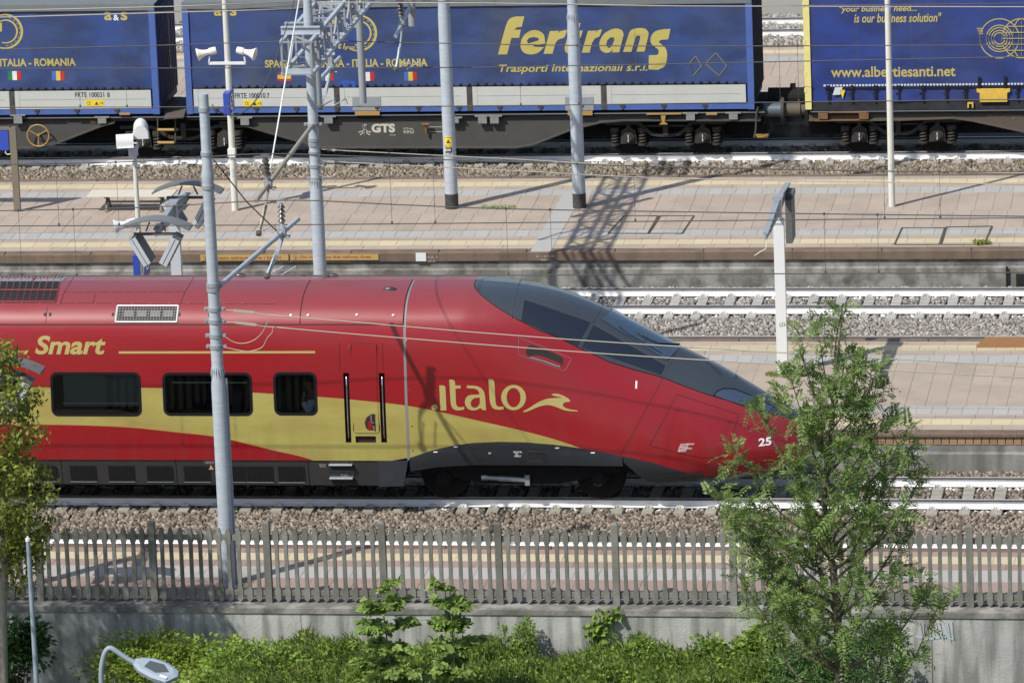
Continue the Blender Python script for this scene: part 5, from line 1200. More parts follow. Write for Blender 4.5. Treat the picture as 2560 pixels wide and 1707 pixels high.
def flag(t, px0, py0, px1, py1, cols, horiz=False):
    CURF[0] = CUR.get(t.name)
    (x0, z1), (x1, z0) = fp(px0, py0), fp(px1, py1); b = B(); n = len(cols)
    for i in range(n):
        if horiz:
            w = ([.27,.46,.27] if n == 3 else [1/n]*n); a = sum(w[:i]); za, zb = z1-(z1-z0)*a, z1-(z1-z0)*(a+w[i]); b.add([flat(x0,zb),flat(x1,zb),flat(x1,za),flat(x0,za)], [(0,1,2,3)], i)
        else: xa, xb = x0+(x1-x0)*i/n, x0+(x1-x0)*(i+1)/n; b.add([flat(xa,z0),flat(xb,z0),flat(xb,z1),flat(xa,z1)], [(0,1,2,3)], i)
    b.build('flag', list(cols), t, fix=False)
def words(t, s, px0, py0, px1, py1, m_='print_yellow', bold=.02, shear=0., name='lettering'):
    CURF[0] = CUR.get(t.name)
    (x0, z1), (x1, z0) = fp(px0, py0), fp(px1, py1); b = B(); text_fit(b, s, (x0, z0), x1-x0, z1-z0, flat, bold, shear); b.build(name, m_, t, fix=False)
def poly_px(b, pts, holes=(), mi=0):
    vs, fs = fill_poly([fp(*p) for p in pts], [[fp(*p) for p in h] for h in holes]); b.add([flat(*v) for v in vs], fs, mi)
CUR = {}
def curtain(t, x0, x1, z0, z1, m_, amp=.014):
    b = B(); nx, nz = int((x1-x0)/.11), 16; rnd = random.Random(int(x0*10)+5)
    ph = [rnd.uniform(0, 6) for _ in range(8)]
    def cy(x, z):
        v = min(max((z-z0)/(z1-z0), 0), 1); low = (1-v)**3
        d = amp*low*(math.sin(x*2.1+ph[0]+5*v)+.8*math.sin(x*4.7+ph[1]-9*v)+.6*math.sin(x*9+ph[2]+14*v))+.006*math.sin(x*3.3+ph[3]+2*v)*math.sin(v*PI)+.004*math.sin(x*PI/.55)+.006*(1-v)*math.sin(x*1.3+ph[4]-16*v)
        return YFR+.02-d
    def f(u, v): x = lerp(x0, x1, u); z = lerp(z0, z1, v); return (x, cy(x, z), z)
    CUR[t.name] = cy
    b.grid(f, nx, nz); return b.build('curtain', m_, t, smooth='all', fix=False)
def swap_body(label, x0, x1, zr, z_dr, zb, m_, ends, posts=(), group='blue curtain-sided swap bodies'):
    """curtain between z_dr and roof zr, light drop sides z_dr..zb"""
    t = thing('swap_body', label, 'freight container', ((x0+x1)/2, YFR+1.25, zb-.17), group)
    b = B(); b.bb(x0+.03, x1-.03, YFR+.06, YFR+2.45, zb-.15, zr-.01); b.build('box', 'end_navy', t)
    curtain(t, x0+.12, x1-.15, z_dr-.02, zr-.06, m_)
    b = B(); b.bb(x0, x1, YFR-.02, YFR+.10, zr-.06, zr+.10); b.bb(x0, x1, YFR+2.40, YFR+2.52, zr-.06, zr+.10); b.build('roof_rail', 'roof_grey', t)
    b = B(); b.bb(x0, x1, YFR+.10, YFR+2.40, zr+.06, zr+.09); b.build('roof', 'roof_grey', t)
    for x in (x0+.07, x1-.07):
        b = B(); b.bb(x-.075, x+.075, YFR-.015, YFR+.14, zb-.15, zr-.06); b.build('corner_post', 'frame_blue', t)
    b = B(); n = 22
    for k in range(n): y = YFR+.16+(2.2)*k/n; b.bb(x1-.04, x1-.01+.03*(k % 2), y, y+.101, zb+.05, zr-.06)
    b.build('end_wall', ends, t)
    b = B(); b.bb(x0+.14, x1-.15, YFR-.002, YFR+.05, z_dr-.045, z_dr-.02); b.build('curtain_rail', 'wagon_black', t)
    b = B(); k = 0
    for x in np.arange(x0+.5, x1-.4, .205): b.box((x, YFR-.012, z_dr+.012), (.035,.02,.05)); b.bar((x-.06,YFR-.012,z_dr-.012),(x+.04,YFR-.012,z_dr-.006),.01,.012)
    b.build('buckles', 'wagon_black', t, split=False)['kind'] = 'stuff'
    xs_ = [x0+.14]+sorted(posts)+[x1-.15]
    for i in range(len(xs_)-1):
        xa, xb = xs_[i]+(.07 if i else .04), xs_[i+1]-(.07 if i < len(xs_)-2 else .04)
        zm = (z_dr-.05+zb)/2
        for za, zc in ((zm+.004, z_dr-.05), (zb, zm-.004)):
            b = B(); b.bb(xa, xb, YFR-.004, YFR+.03, za, zc); b.build('side_board', 'alu', t)
        for xx in (xa, xb-.11): b = B(); b.bb(xx, xx+.11, YFR-.010, YFR-.004, zb, z_dr-.052); b.build('board_end', 'alu', t)
    for x in posts: b = B(); b.bb(x-.065, x+.065, YFR-.006, YFR+.03, zb-.13, z_dr-.05); b.bb(x-.02, x+.02, YFR-.016, YFR-.006, zb+.14, zb+.30); b.build('stake', 'wagon_grey', t)
    b = B(); b.bb(x0+.12, x1-.12, YFR-.0, YFR+.05, zb-.14, zb-.012); b.build('sill', 'frame_blue', t)
    for x in np.arange(x0+.7, x1-.4, .98): b = B(); b.box((x, YFR-.014, zb-.03), (.12,.02,.05)); b.box((x, YFR-.014, zb-.07), (.05,.02,.08)); b.build('board_hinge', 'wagon_grey', t)
    return t
ZR = fp(200, 22)[1]; ZD = fp(200, 222)[1]; ZBt = fp(200, 272)[1]
XA1 = fxx(393); XB0, XB1 = fxx(462), fxx(1882); XC0 = fxx(2012)
lab = 'blue curtain-sided swap body with '
s1 = swap_body(lab+'number FRTE 100031, cut off at the left edge', XA1-13.5, XA1, ZR, ZD, ZBt, 'curtain_blue', 'end_navy', (fxx(26), fxx(26)-3.45, fxx(26)-6.9))
s2 = swap_body(lab+'large yellow name lettering and number FRTE 100010', XB0, XB1, ZR+.02, ZD+.01, ZBt, 'curtain_blue', 'end_dark', (fxx(839), fxx(1171), fxx(1507)))
TXT = 'SPAGNA - FRANCIA - ITALIA - ROMANIA'
words(s1, TXT, -222, 150, 188, 166, bold=.028); words(s1, 'a', 258, 30, 278, 52, bold=.025); words(s1, '&', 281, 38, 296, 52, 'sign_white'); words(s1, 's', 299, 30, 317, 52, bold=.025)
words(s1, 'FRTE 100031', 186, 231, 259, 243, 'text_dark', .005); words(s1, '8', 266, 231, 273, 243, 'text_dark', .005)
flag(s1, 17, 179, 52, 201, ('flag_green','flag_white','flag_red')); flag(s1, 127, 179, 160, 202, ('flag_blue','flag_yellow','flag_red'))
words(s2, TXT, 660, 151, 1067, 167, bold=.028); words(s2, 'a', 532, 19, 552, 41, bold=.025); words(s2, '&', 555, 27, 569, 41, 'sign_white'); words(s2, 's', 572, 19, 590, 41, bold=.025)
words(s2, 'FRTE 100010', 585, 233, 662, 245, 'text_dark', .005); words(s2, '7', 665, 233, 672, 245, 'text_dark', .005)
flag(s2, 691, 183, 726, 204, ('flag_red','flag_yellow','flag_red'), True); flag(s2, 800, 183, 833, 203, ('flag_blue','flag_white','flag_red')); flag(s2, 900, 181, 935, 203, ('flag_green','flag_white','flag_red')); flag(s2, 1008, 181, 1041, 203, ('flag_blue','flag_yellow','flag_red')); flag(s2, 852, 203, 887, 219, ('eu_blue',))
for t, a in ((s1, (212,250,259,265)), (s2, (607,251,653,266))):
    (xa, za), (xb, zb2) = fp(a[0], a[1]), fp(a[2], a[3]); b = B(); b.bb(xa, xb, YFR-.009, YFR-.0045, zb2, za); lb = b.build('warning_label', 'warn_yellow', t)
    b = B(); text_fit(b, 'CE', (xa+.03, zb2+.03), .10, .08, flat); b.prism([(xa+.22,zb2+.03),(xa+.32,zb2+.03),(xa+.27,zb2+.11)], YF_-.002, YF_); text_fit(b, '+A', (xa+.34, zb2+.03), .10, .08, flat); b.build('label_print', 'text_dark', lb, fix=False)
def ring_logo(t, cx, cy, R):
    b = B(); CURF[0] = CUR.get(t.name)
    def arc(r0a, r0b, r1a, r1b, a0, a1, n=36, ox=0.):
        vs = []
        for i in range(n+1):
            q = i/n; a = a0+(a1-a0)*q; w = math.sin(PI*q)
            ra, rb = lerp(r0a, r0b, w), lerp(r1a, r1b, w)
            vs += [flat(*fp(cx+ra*R*math.cos(a)+ox, cy+ra*R*math.sin(a))), flat(*fp(cx+rb*R*math.cos(a)+ox, cy+rb*R*math.sin(a)))]
        b.add(vs, [(2*i, 2*i+1, 2*i+3, 2*i+2) for i in range(n)])
    arc(.94, .86, 1.0, 1.0, -2.0, 2.1); arc(.62, .60, .68, .70, -2.4, 1.9)
    for k in range(10): a = -1.7+.34*k; arc(.79, .79, .82, .82, a, a+.2, 3)
    b.build('ring_emblem', 'print_yellow', t, fix=False)
ring_logo(s1, 12, 80, 44); ring_logo(s2, 895, 84, 46)
CURF[0] = CUR[s1.name]; b = B(); poly_px(b, [(-22,60),(3,58),(3,80),(-22,80)]); b.build('emblem_block', 'print_yellow', s1, fix=False)
CURF[0] = CUR[s2.name]; b = B(); [poly_px(b, q) for q in ([(786,64),(830,40),(846,36),(832,62)], [(882,70),(898,50),(900,70)])]; b.build('emblem_block', 'print_yellow', s2, fix=False)
words(s2, 't', 843, 109, 853, 123, shear=.25, bold=.03); words(s2, 'i', 855, 109, 862, 123, shear=.25, bold=.03); words(s2, 'group', 860, 117, 886, 126, shear=.25); words(s2, 'e', 889, 111, 902, 124, shear=.2, bold=.05)
# big name, drawn letter by letter
K = lambda *p: z1((850,0), 2.735, *p)
CURF[0] = CUR[s2.name]; b = B()
poly_px(b, smo(K((1127,185),(1148,140),(1185,118),(1256,115)), 4)+K((1238,187),(1205,189),(1187,206),(1232,206),(1220,262),(1168,262),(1137,375),(1075,376)))
poly_px(b, smo(K((1398,290),(1388,240),(1350,212),(1300,212),(1252,245),(1230,300),(1240,350),(1285,374),(1345,366),(1392,325)), 4)+K((1330,322),(1312,312),(1400,300)), holes=(K((1272,285),(1288,262),(1320,255),(1350,262),(1356,278),(1310,292),(1285,300)),))
poly_px(b, K((1387,371),(1430,216),(1492,214),(1487,232))+smo(K((1500,217),(1545,210),(1530,260)), 3)+K((1485,275),(1468,300),(1448,371)))
poly_px(b, K((1530,330),(1562,214),(1575,165),(1640,160),(1628,212),(1655,212),(1640,262),(1615,262),(1597,330),(1605,345),(1620,345),(1612,368))+smo(K((1570,370),(1538,360),(1530,330)), 3))
poly_px(b, K((1648,364),(1690,214),(1750,212),(1746,230))+smo(K((1755,212),(1785,205),(1770,252)), 3)+K((1735,268),(1718,300),(1702,363)))
poly_px(b, smo(K((1935,240),(1925,212),(1890,198),(1850,205),(1800,235),(1770,290),(1775,340),(1808,364),(1842,360)), 4)+K((1860,340),(1856,361),(1905,360)), holes=(K((1828,330),(1815,310),(1822,280),(1845,258),(1868,258),(1872,275),(1858,310),(1842,330)),))
poly_px(b, K((1930,359),(1968,240))+smo(K((1968,240),(1985,210),(2030,196),(2080,200),(2104,225),(2103,250)), 4)+K((2078,357),(2022,357),(2048,262))+smo(K((2048,262),(2045,250),(2025,248),(2015,262)), 3)+K((1988,358)))
poly_px(b, K((2255,200))+smo(K((2210,202),(2150,218),(2120,258),(2122,300),(2150,326),(2172,345),(2172,370),(2160,380)), 4)+K((2107,381),(2104,478))+smo(K((2170,480),(2215,455),(2232,400),(2226,340),(2195,308),(2176,290),(2190,275)), 4)+K((2240,272)))
b.build('lettering', 'print_yellow', s2, fix=False)
words(s2, 'Trasporti Internazionaii s.r.i.', 1245, 163, 1617, 184, shear=.22, bold=.016)
for q in (((1722,160),(1738,141),(1752,166),(1730,192)), ((1762,160),(1788,133),(1815,166),(1796,190))):
    b = B(); pts = [fp(*p) for p in q]
    for i in range(4): b.bar(flat(*pts[i]), flat(*pts[(i+1) % 4]), .008, .03)
    b.build('placard_holder', 'brown_post', s2)
for px in ((908,240,250),(1440,238,248)):   # chequered kick plates
    (xa, za), (xb, zb2) = fp(px[0]-29, 243), fp(px[0]+43, 276); b = B(); b.bb(xa, xb, YFR-.014, YFR-.0105, zb2, za); b.build('kick_plate', 'galv_dark', s2)
    b = B(); (xa, za), (xb, zb2) = fp(px[0]-22, 278), fp(px[0]+40, 288); b.bb(xa, xb, YFR-.03, YFR+.0, zb2, za); b.build('twist_lock', 'gold_brown', s2)
# third body: strapped curtain, yellow corner post
ZB3 = fp(2200, 256)[1]
s3 = thing('swap_body', lab+'a web address and yellow corner post, at right', 'freight container', (XC0+6.8, YFR+1.25, ZB3), 'blue curtain-sided swap bodies')
b = B(); b.bb(XC0+.05, XC0+13.5, YFR+.06, YFR+2.45, ZB3, ZR+.28); b.build('box', 'end_navy', s3)
curtain(s3, XC0+.15, XC0+13.5, ZB3+.01, ZR+.30, 'curtain_blue2', .012)
b = B(); b.bb(XC0-.02, XC0+.13, YFR-.015, YFR+.15, ZB3-.16, ZR+.3); cpst = b.build('corner_post', 'post_yellow', s3)
for z in (ZR-.1, ZR-1.0, ZR-1.75, ZR-2.15): b = B(); b.bb(XC0-.035, XC0+.02, YFR-.022, YFR+.03, z-.05, z+.05); b.build('door_lug', 'post_yellow', cpst)
b = B(); zl = fp(2200,213)[1]
for i in range(170): x = XC0+.45+.076*i; b.box((x, YFR-.012, zl), (.05,.006,.045))
b.build('lacing_strip', 'strap_white', s3, split=False)['kind'] = 'stuff'
for i, px in enumerate((2070,2129,2187,2247,2306,2365,2412,2543,2600)):
    x = fxx(px, 240); za = fp(px, 218)[1]; b = B(); b.box((x,YFR-.012,(za+ZB3)/2),(.05,.01,za-ZB3)); b.box((x,YFR-.022,za),(.075,.03,.09)); b.bar((x-.09,YFR-.014,ZB3+.20),(x,YFR-.014,ZB3+.23),.008,.02); b.build('strap', 'wagon_black', s3)
b = B(); b.bb(XC0+.45, XC0+13.4, YFR-.008, YFR+.02, fp(2200,221)[1]-.012, fp(2200,221)[1]+.012); b.build('strap_rail', 'wagon_black', s3)
(xa, za), (xb, zb2) = fp(2440, 222), fp(2524, 254); b = B(); b.prism([(xa,za),(xb,za),(xb,za-.07),(xb-.07,za-.10),(xb-.07,zb2),(xa+.07,zb2),(xa+.07,za-.10),(xa,za-.07)], YFR-.05, YFR+.0); b.build('lift_pocket', 'lift_yellow', s3)
for px in (2447, 2512): x = fxx(px, 220); b = B(); b.box((x,YFR-.02,za+.12),(.06,.02,.34)); b.build('strap', 'wagon_black', s3)
b = B(); x = fxx(2424, 240); zq = fp(2424, 262)[1]; b.prism([(x-.07,zq-.07),(x-.07,zq+.06),(x+.07,zq+.06),(x+.07,zq-.07),(x+.035,zq-.07),(x+.035,zq+.02),(x-.035,zq+.02),(x-.035,zq-.07)], YFR-.03, YFR); b.build('lashing_lug', 'lift_yellow', s3)
CURF[0] = CUR[s3.name]; b = B(); poly_px(b, [(2086,219),(2105,218),(2099,237),(2080,238)]); poly_px(b, [(2098,226),(2111,225),(2105,247)], mi=1); b.build('sticker', ['strap_white','warn_yellow'], s3, fix=False)
words(s3, '"your business need...', 2097, 16, 2290, 33, shear=.2); words(s3, 'is our business solution"', 2133, 35, 2352, 56, shear=.2); words(s3, 'www.albertiesanti.net', 2075, 168, 2387, 192, bold=.02)
CURF[0] = CUR[s3.name]; b = B()
def circ(cx, cy, r, w=.022, rx=1.0, a0=0, a1=2*PI):
    n = 40; P = [flat(*fp(cx+rx*r*math.cos(a0+(a1-a0)*i/n), cy+r*math.sin(a0+(a1-a0)*i/n))) for i in range(n+1)]
    for i in range(n): b.bar(P[i], P[i+1], .006, w)
for r in (49, 33, 27, 20, 14): circ(2497, 97, r)
circ(2552, 97, 49); circ(2552, 97, 49, .02, .45); b.bar(flat(*fp(2552,48)), flat(*fp(2552,146)), .006, .02)
for dy in (-30,-15,0,15,30): w = math.sqrt(49**2-dy*dy); b.bar(flat(*fp(2552-w,97+dy)), flat(*fp(2552+w,97+dy)), .006, .018)
for k in range(4): b.bar(flat(*fp(2440+2*k,72+4.5*k)), flat(*fp(2456,72+4.5*k)), .006, .016)
b.build('globe_emblem', 'print_yellow', s3)
b = B(); b.bb(XC0+.05, XC0+13.5, YFR+.02, YFR+2.4, ZB3-.20, ZB3-.005); b.build('sill', 'end_dark', s3)

# wagons
def bogie(t, xa, xb, name='bogie'):
    yb = YFR+.28; b = B(); xm = (xa+xb)/2
    P = spline([(xa-.55,yb,.80),(xa-.2,yb,.80),(xa+.25,yb,.79),(xm-.35,yb,.55),(xm,yb,.50),(xm+.35,yb,.55),(xb-.25,yb,.79),(xb+.2,yb,.80),(xb+.55,yb,.80)], 4)
    for i in range(len(P)-1): b.bar(P[i], P[i+1]+(P[i+1]-P[i])*.1, .12, .075)
    b.bar((xm-.5,yb+.05,.72),(xm+.5,yb+.05,.72),.1,.05); b.bar((xm,yb,.5),(xm,yb,.9),.12,.16)
    bg = b.build(name, 'spring', t)
    for x in (xa, xb):
        b = B(); b.cyl((x,yb-.10,.46),(x,yb+.15,.46),.14,n=16); b.cyl((x,yb-.13,.46),(x,yb-.10,.46),.09,n=12); b.prism([(x-.20,.30),(x+.20,.30),(x+.17,.62),(x+.05,.70),(x+.05,.86),(x-.05,.86),(x-.05,.70),(x-.17,.62)], yb-.05, yb+.1)
        b.box((x,yb-.02,.90),(.22,.1,.06)); ab = b.build('axle_box', 'spring', bg)
        b = B(); b.box((x,yb-.132,.50),(.02,.006,.08)); b.box((x,yb-.132,.40),(.02,.006,.08)); b.build('axle_mark', 'strap_white', ab)
        for s in (-1, 1):
            b = B(); xc = x+s*.33
            pts = [(xc+.075*math.cos(a), yb+.075*math.sin(a), .30+.30*a/(2*PI*4)) for a in np.linspace(0, 2*PI*4, 56)]
            b.tube(pts, .026, 6); b.cyl((xc,yb,.26),(xc,yb,.31),.115,n=12); b.cyl((xc,yb,.59),(xc,yb,.70),.11,n=12); b.build('spring', 'spring', bg)
        b = B(); b.lathe((x, y_r, .46), [(0,-.08),(.10,-.08),(.12,-.03),(.38,-.01),(.44,-.05),(.46,-.02),(.48,.06),(0,.06)], 28, axis='y'); b.lathe((x, y_r+1.5, .46), [(0,-.06),(.48,-.06),(.46,.08),(0,.08)], 24, axis='y'); b.cyl((x,y_r,.46),(x,y_r+1.5,.46),.08,n=10); b.build('wheel', 'wagon_black', bg, smooth=True)
    return bg
y_r = 29.10
def web(t, pts, m_, name='side_sill'):
    b = B(); poly = [fp(*p) for p in pts]; b.prism(poly, YFR+.10, YFR+.14); o = b.build(name, m_, t)
    b = B(); 
    low = pts[2:]
    for i in range(len(low)-1): p, q = fp(*low[i]), fp(*low[i+1]); b.bar((p[0],YFR+.06,p[1]+.012),(q[0],YFR+.06,q[1]+.012),.16,.03)
    b.build('bottom_flange', m_, t); return o
def solebar(t, x0, x1):
    b = B(); z = fp(800, 296)[1]; b.bb(x0, x1, YFR+.04, YFR+.16, z-.03, z+.085); b.bb(x0, x1, YFR+.02, YFR+.05, z+.02, z+.035); b.bb(x0,x1,YFR+.2,YFR+2.3,z-.05,z+.05); b.build('sole_bar', 'wagon_black', t)
    b = B(); b.bb(x0, x1, YFR+.012, YFR+.022, z+.05, z+.062); b.build('edge_strip', 'galv_dark', t)
w1 = thing('freight_wagon', 'dark grey articulated flat wagon with brown hand wheel, under the first two blue bodies', 'freight wagon', (-5, 29.85, 0), 'flat wagons of the freight train')
solebar(w1, XA1-13.4, XA1+.1); solebar(w1, XB0-.1, XB1+.25)
web(w1, [(285,292),(-300,292),(-300,372),(95,372),(130,364),(255,316),(285,308)], 'wagon_grey')
web(w1, [(1900,292),(600,292),(600,312),(640,325),(760,360),(800,371),(1290,371),(1330,364),(1430,325),(1500,308),(1560,303),(1900,303)], 'wagon_grey')
b = B(); b.bb(XA1-.2, XB0+.2, YFR+.5, YFR+2.1, .95, 1.12); b.bar((XA1+.1,YFR+.3,1.14),(XB0-.1,YFR+.35,1.16),1.4,.03); b.build('coupling_deck', 'wagon_brown', w1)
b1 = bogie(w1, fp(352,355)[0], fp(556,355)[0]); b2 = bogie(w1, fp(1567,345)[0], fp(1753,345)[0])
b = B(); b.bb(XA1-13, XB1+.2, YFR+.9, YFR+1.6, .35, 1.0); b.build('centre_sill', 'wagon_black', w1)
# hand wheel
cx, cz = fp(95, 338); b = B(); b.tube([(cx+.265*math.cos(a), YFR-.06, cz+.265*math.sin(a)) for a in np.linspace(0, 2*PI, 33)], .018, 6)
for a in (PI*.17, PI*.83, PI*1.5): b.cyl((cx,YFR-.04,cz),(cx+.26*math.cos(a),YFR-.06,cz+.26*math.sin(a)),.013,n=6)
b.cyl((cx,YFR-.06,cz),(cx,YFR+.1,cz),.03,n=8); b.build('hand_wheel', 'gold_brown', w1, smooth=True)
b = B()
for y in (325, 357): p, q = fp(393, y), fp(434, y); b.cyl((p[0],YFR+.0,p[1]),(q[0],YFR+.0,q[1]),.035,n=8)
b.build('step', 'gold_brown', w1)
b = B()
for px in (392, 436): p, q = fp(px, 296), fp(px, 360); b.bar((p[0],YFR+.03,p[1]),(q[0],YFR+.03,q[1]),.03,.03)
b.build('step_hanger', 'wagon_grey', w1)
for i, (px, y0_, y1_) in enumerate(((44,290,308),(254,295,308),(611,296,312),(820,293,308),(1205,292,308),(1235,292,308),(1135,296,307),(1725,285,300),(1832,284,298))):
    (xa, za), (xb, zb2) = fp(px-11, y0_), fp(px+11, y1_); b = B(); b.bb(xa, xb, YFR-.05, YFR+.03, zb2, za); b.bb(xa-.08, xb+.08, YFR-.05, YFR+.03, za+.005, za+.03); b.build('lock_flap', 'dull_grey', w1)
b = B(); p, q = fp(1615, 285), fp(1702, 285); b.bar((p[0],YFR-.02,p[1]),(q[0],YFR-.02,q[1]+.01),.05,.03); x = fxx(1657, 300); z0_, z1__ = fp(1657, 311)[1], fp(1657, 288)[1]; b.prism([(x-.06,z1__),(x+.06,z1__),(x+.03,z0_+.06),(x+.10,z0_),(x-.10,z0_),(x-.03,z0_+.06)], YFR-.03, YFR+.02); b.build('hook', 'gold_brown', w1)
b = B(); [b.box((fxx(px),YFR-.01,fp(px,285)[1]),(.26,.05,.045)) for px in (306, 1775)]; b.build('twist_lock', 'gold_brown', w1)
WY = YFR+.094
def wtext(t, s, px0, py0, px1, py1, m_='bench', bold=.02):
    (x0, z1_), (x1, z0_) = fp(px0, py0), fp(px1, py1); b = B(); text_fit(b, s, (x0, z0_), x1-x0, z1_-z0_, lambda u, v: (u, WY, v), bold); b.build('lettering', m_, t, fix=False)
wtext(w1, 'GTS', 925, 312, 985, 334, bold=.05); wtext(w1, 'GTS spa', 1005, 322, 1030, 327); wtext(w1, 'via Bari 15', 1005, 328, 1032, 332); wtext(w1, '70123 Bari', 1005, 332, 1032, 336); wtext(w1, 'www.gts', 970, 339, 986, 342)
b = B()
for L_ in (((893,333),(904,331),(906,326),(903,314)), ((925,333),(914,331),(912,326),(913,316),(909,313),(907,317),(909,330)), ((897,340),(906,334)), ((922,340),(912,334)), ((909,328),(909,341))):
    P = [fp(*q) for q in L_]
    for i in range(len(P)-1): b.bar((P[i][0],WY-.001,P[i][1]),(P[i+1][0],WY-.001,P[i+1][1]),.006,.022)
b.build('tree_emblem', 'bench', w1)
b = B()
for q in (((165,303),(199,303),(199,311),(165,311)), ((1070,320),(1105,320),(1105,332),(1070,332))):
    P = [fp(*p) for p in q]
    for i in range(4): b.bar((P[i][0],WY,P[i][1]),(P[(i+1)%4][0],WY,P[(i+1)%4][1]),.004,.012)
b.build('data_frame', 'bench', w1)
b = B(); x, z = fp(229, 308); b.prism([(x-.09,z-.03),(x+.09,z-.03),(x+.03,z+.06),(x-.03,z+.06)], WY-.006, WY); b.build('hazard_mark', 'gold_brown', w1)
b = B(); p, q = fp(1063, 311), fp(1064, 335); b.cyl((p[0],YFR-.0,p[1]),(q[0],YFR+.02,q[1]),.03,n=8); b.cyl((p[0]-.09,YFR-.02,p[1]),(p[0]+.09,YFR-.02,p[1]),.035,n=8); b.build('bleed_valve', 'rust', w1)
w2 = thing('freight_wagon', 'brownish flat wagon under the blue body at right', 'freight wagon', (9, 29.85, 0), 'flat wagons of the freight train')
solebar(w2, XC0+.1, XC0+13); web(w2, [(3000,286),(2020,290),(2020,303),(2250,302),(2380,297),(2430,304),(2560,332),(2700,366),(3000,366)], 'wagon_brown')
bogie(w2, fp(2145,340)[0], fp(2340,338)[0]); b = B(); b.bb(XC0, XC0+13, YFR+.9, YFR+1.6, .35, 1.0); b.build('centre_sill', 'wagon_black', w2)
wtext(w2, 'TEN GE - 60397 Sggmrss', 2465, 288, 2552, 301, 'wagon_tan' if 'wagon_tan' in M else 'brown_post', .01)
for px in (2056, 2158): (xa, za), (xb, zb2) = fp(px-12, 283), fp(px+12, 297); b = B(); b.bb(xa, xb, YFR-.05, YFR+.03, zb2, za); b.build('lock_flap', 'rust', w2)
b = B(); p, q = fp(2070, 281), fp(2165, 281); b.bar((p[0],YFR,p[1]),(q[0],YFR,q[1]),.06,.03); p, q = fp(2035, 302), fp(2165, 300); b.bar((p[0],YFR,p[1]),(q[0],YFR,q[1]),.06,.025); b.build('lock_rail', 'rust', w2)
# buffers between the wagons
zb_ = 1.05
b = B(); xa, xb = fxx(1902,280), fxx(1948,280); b.cyl((xa,YFR+.45,zb_),(xb,YFR+.45,zb_),.16,.17,20); b.build('buffer', 'buffer', w1, smooth=True)
b = B(); b.lathe((xb,YFR+.45,zb_), [(0,0),(.30,0),(.30,.03),(0,.03)], 24, axis='x'); b.build('buffer_head', 'wagon_grey', w1)
xc, xd = fxx(1955,280), fxx(1996,280)
b = B(); b.lathe((xb+.035,YFR+.45,zb_), [(0,0),(.29,0),(.29,.03),(0,.03)], 24, axis='x'); b.build('buffer_head', 'wagon_grey', w2)
b = B(); b.cyl((xb+.06,YFR+.45,zb_),(xd,YFR+.45,zb_),.155,.17,20); b.cyl((xd,YFR+.45,zb_),(xd+.22,YFR+.45,zb_),.13,n=16); b.build('buffer', 'wagon_brown', w2, smooth=True)
b = B(); b.bb(XC0-.05, XC0+.02, YFR+.2, YFR+2.3, .72, 1.18); b.build('head_stock', 'wagon_black', w2); b = B(); b.bb(XB1+.15, XB1+.22, YFR+.2, YFR+2.3, .72, 1.18); b.build('head_stock', 'wagon_black', w1)
b = B(); b.tube([by(1893,270,YFR), by(1889,285,YFR), by(1887,330,YFR), by(1883,345,YFR)], .025, 6); b.build('hand_rail', 'wagon_grey', w1)
b = B(); p, q = fp(1882, 343), fp(1918, 338); b.bb(p[0], q[0], YFR+.02, YFR+.3, p[1]-.02, p[1]+.02); b.build('step', 'gold_brown', w1)
b = B(); b.tube([by(2004,232,YFR), by(2006,222,YFR), by(2012,218,YFR), by(2030,221,YFR)], .018, 6); b.tube([by(2009,255,YFR), by(2009,235,YFR)], .015, 6); b.build('hose', 'wagon_black', w2)
b = B(); xx = XB1+.25; b.cyl((xx,YFR+1.0,1.25),(XC0,YFR+1.0,1.25),.22,n=16); b.box((lerp(xx,XC0,.6),YFR+1.0,1.45),(.12,.2,.2)); b.build('gangway_bag', 'wagon_black', w1)
for t in (s1, s2, s3, w1, w2): finish(t)
# ------------------------------------------------------------------ trees, shrubs, undergrowth
mat('bark', (0.16,0.135,0.10), 0.95, var=0.7, scale=10, bump=0.6, bscale=40, col2=(0.08,0.07,0.055), mapscale=(1,1,.3))
mat('bark_pale', (0.30,0.28,0.235), 0.95, var=0.7, scale=8, bump=0.5, bscale=40, col2=(0.17,0.155,0.125), mapscale=(1,1,.3))
mat('leaf_locust', (0.22,0.315,0.09), 0.5, island=0.4, trans=0.45, var=0.6, scale=1.6, col2=(0.145,0.235,0.08), spec=0.35)
mat('leaf_olive', (0.30,0.33,0.06), 0.5, island=0.45, trans=0.38, var=0.6, scale=3, col2=(0.16,0.21,0.045), spec=0.35)
mat('leaf_bright', (0.25,0.37,0.07), 0.5, island=0.45, trans=0.4, var=0.6, scale=2, col2=(0.18,0.30,0.055), spec=0.35)
mat('leaf_yellowgreen', (0.31,0.40,0.06), 0.5, island=0.4, trans=0.4, var=0.6, scale=2.5, col2=(0.16,0.25,0.045), spec=0.35)
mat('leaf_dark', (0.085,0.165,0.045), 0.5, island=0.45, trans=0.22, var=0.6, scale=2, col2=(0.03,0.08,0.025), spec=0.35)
mat('leaf_maple', (0.27,0.38,0.095), 0.5, island=0.35, trans=0.4, var=0.5, scale=2, col2=(0.12,0.20,0.055), spec=0.3)
mat('grass', (0.24,0.35,0.08), 0.6, island=0.4, trans=0.4, var=0.6, scale=1.5, col2=(0.22,0.27,0.08))
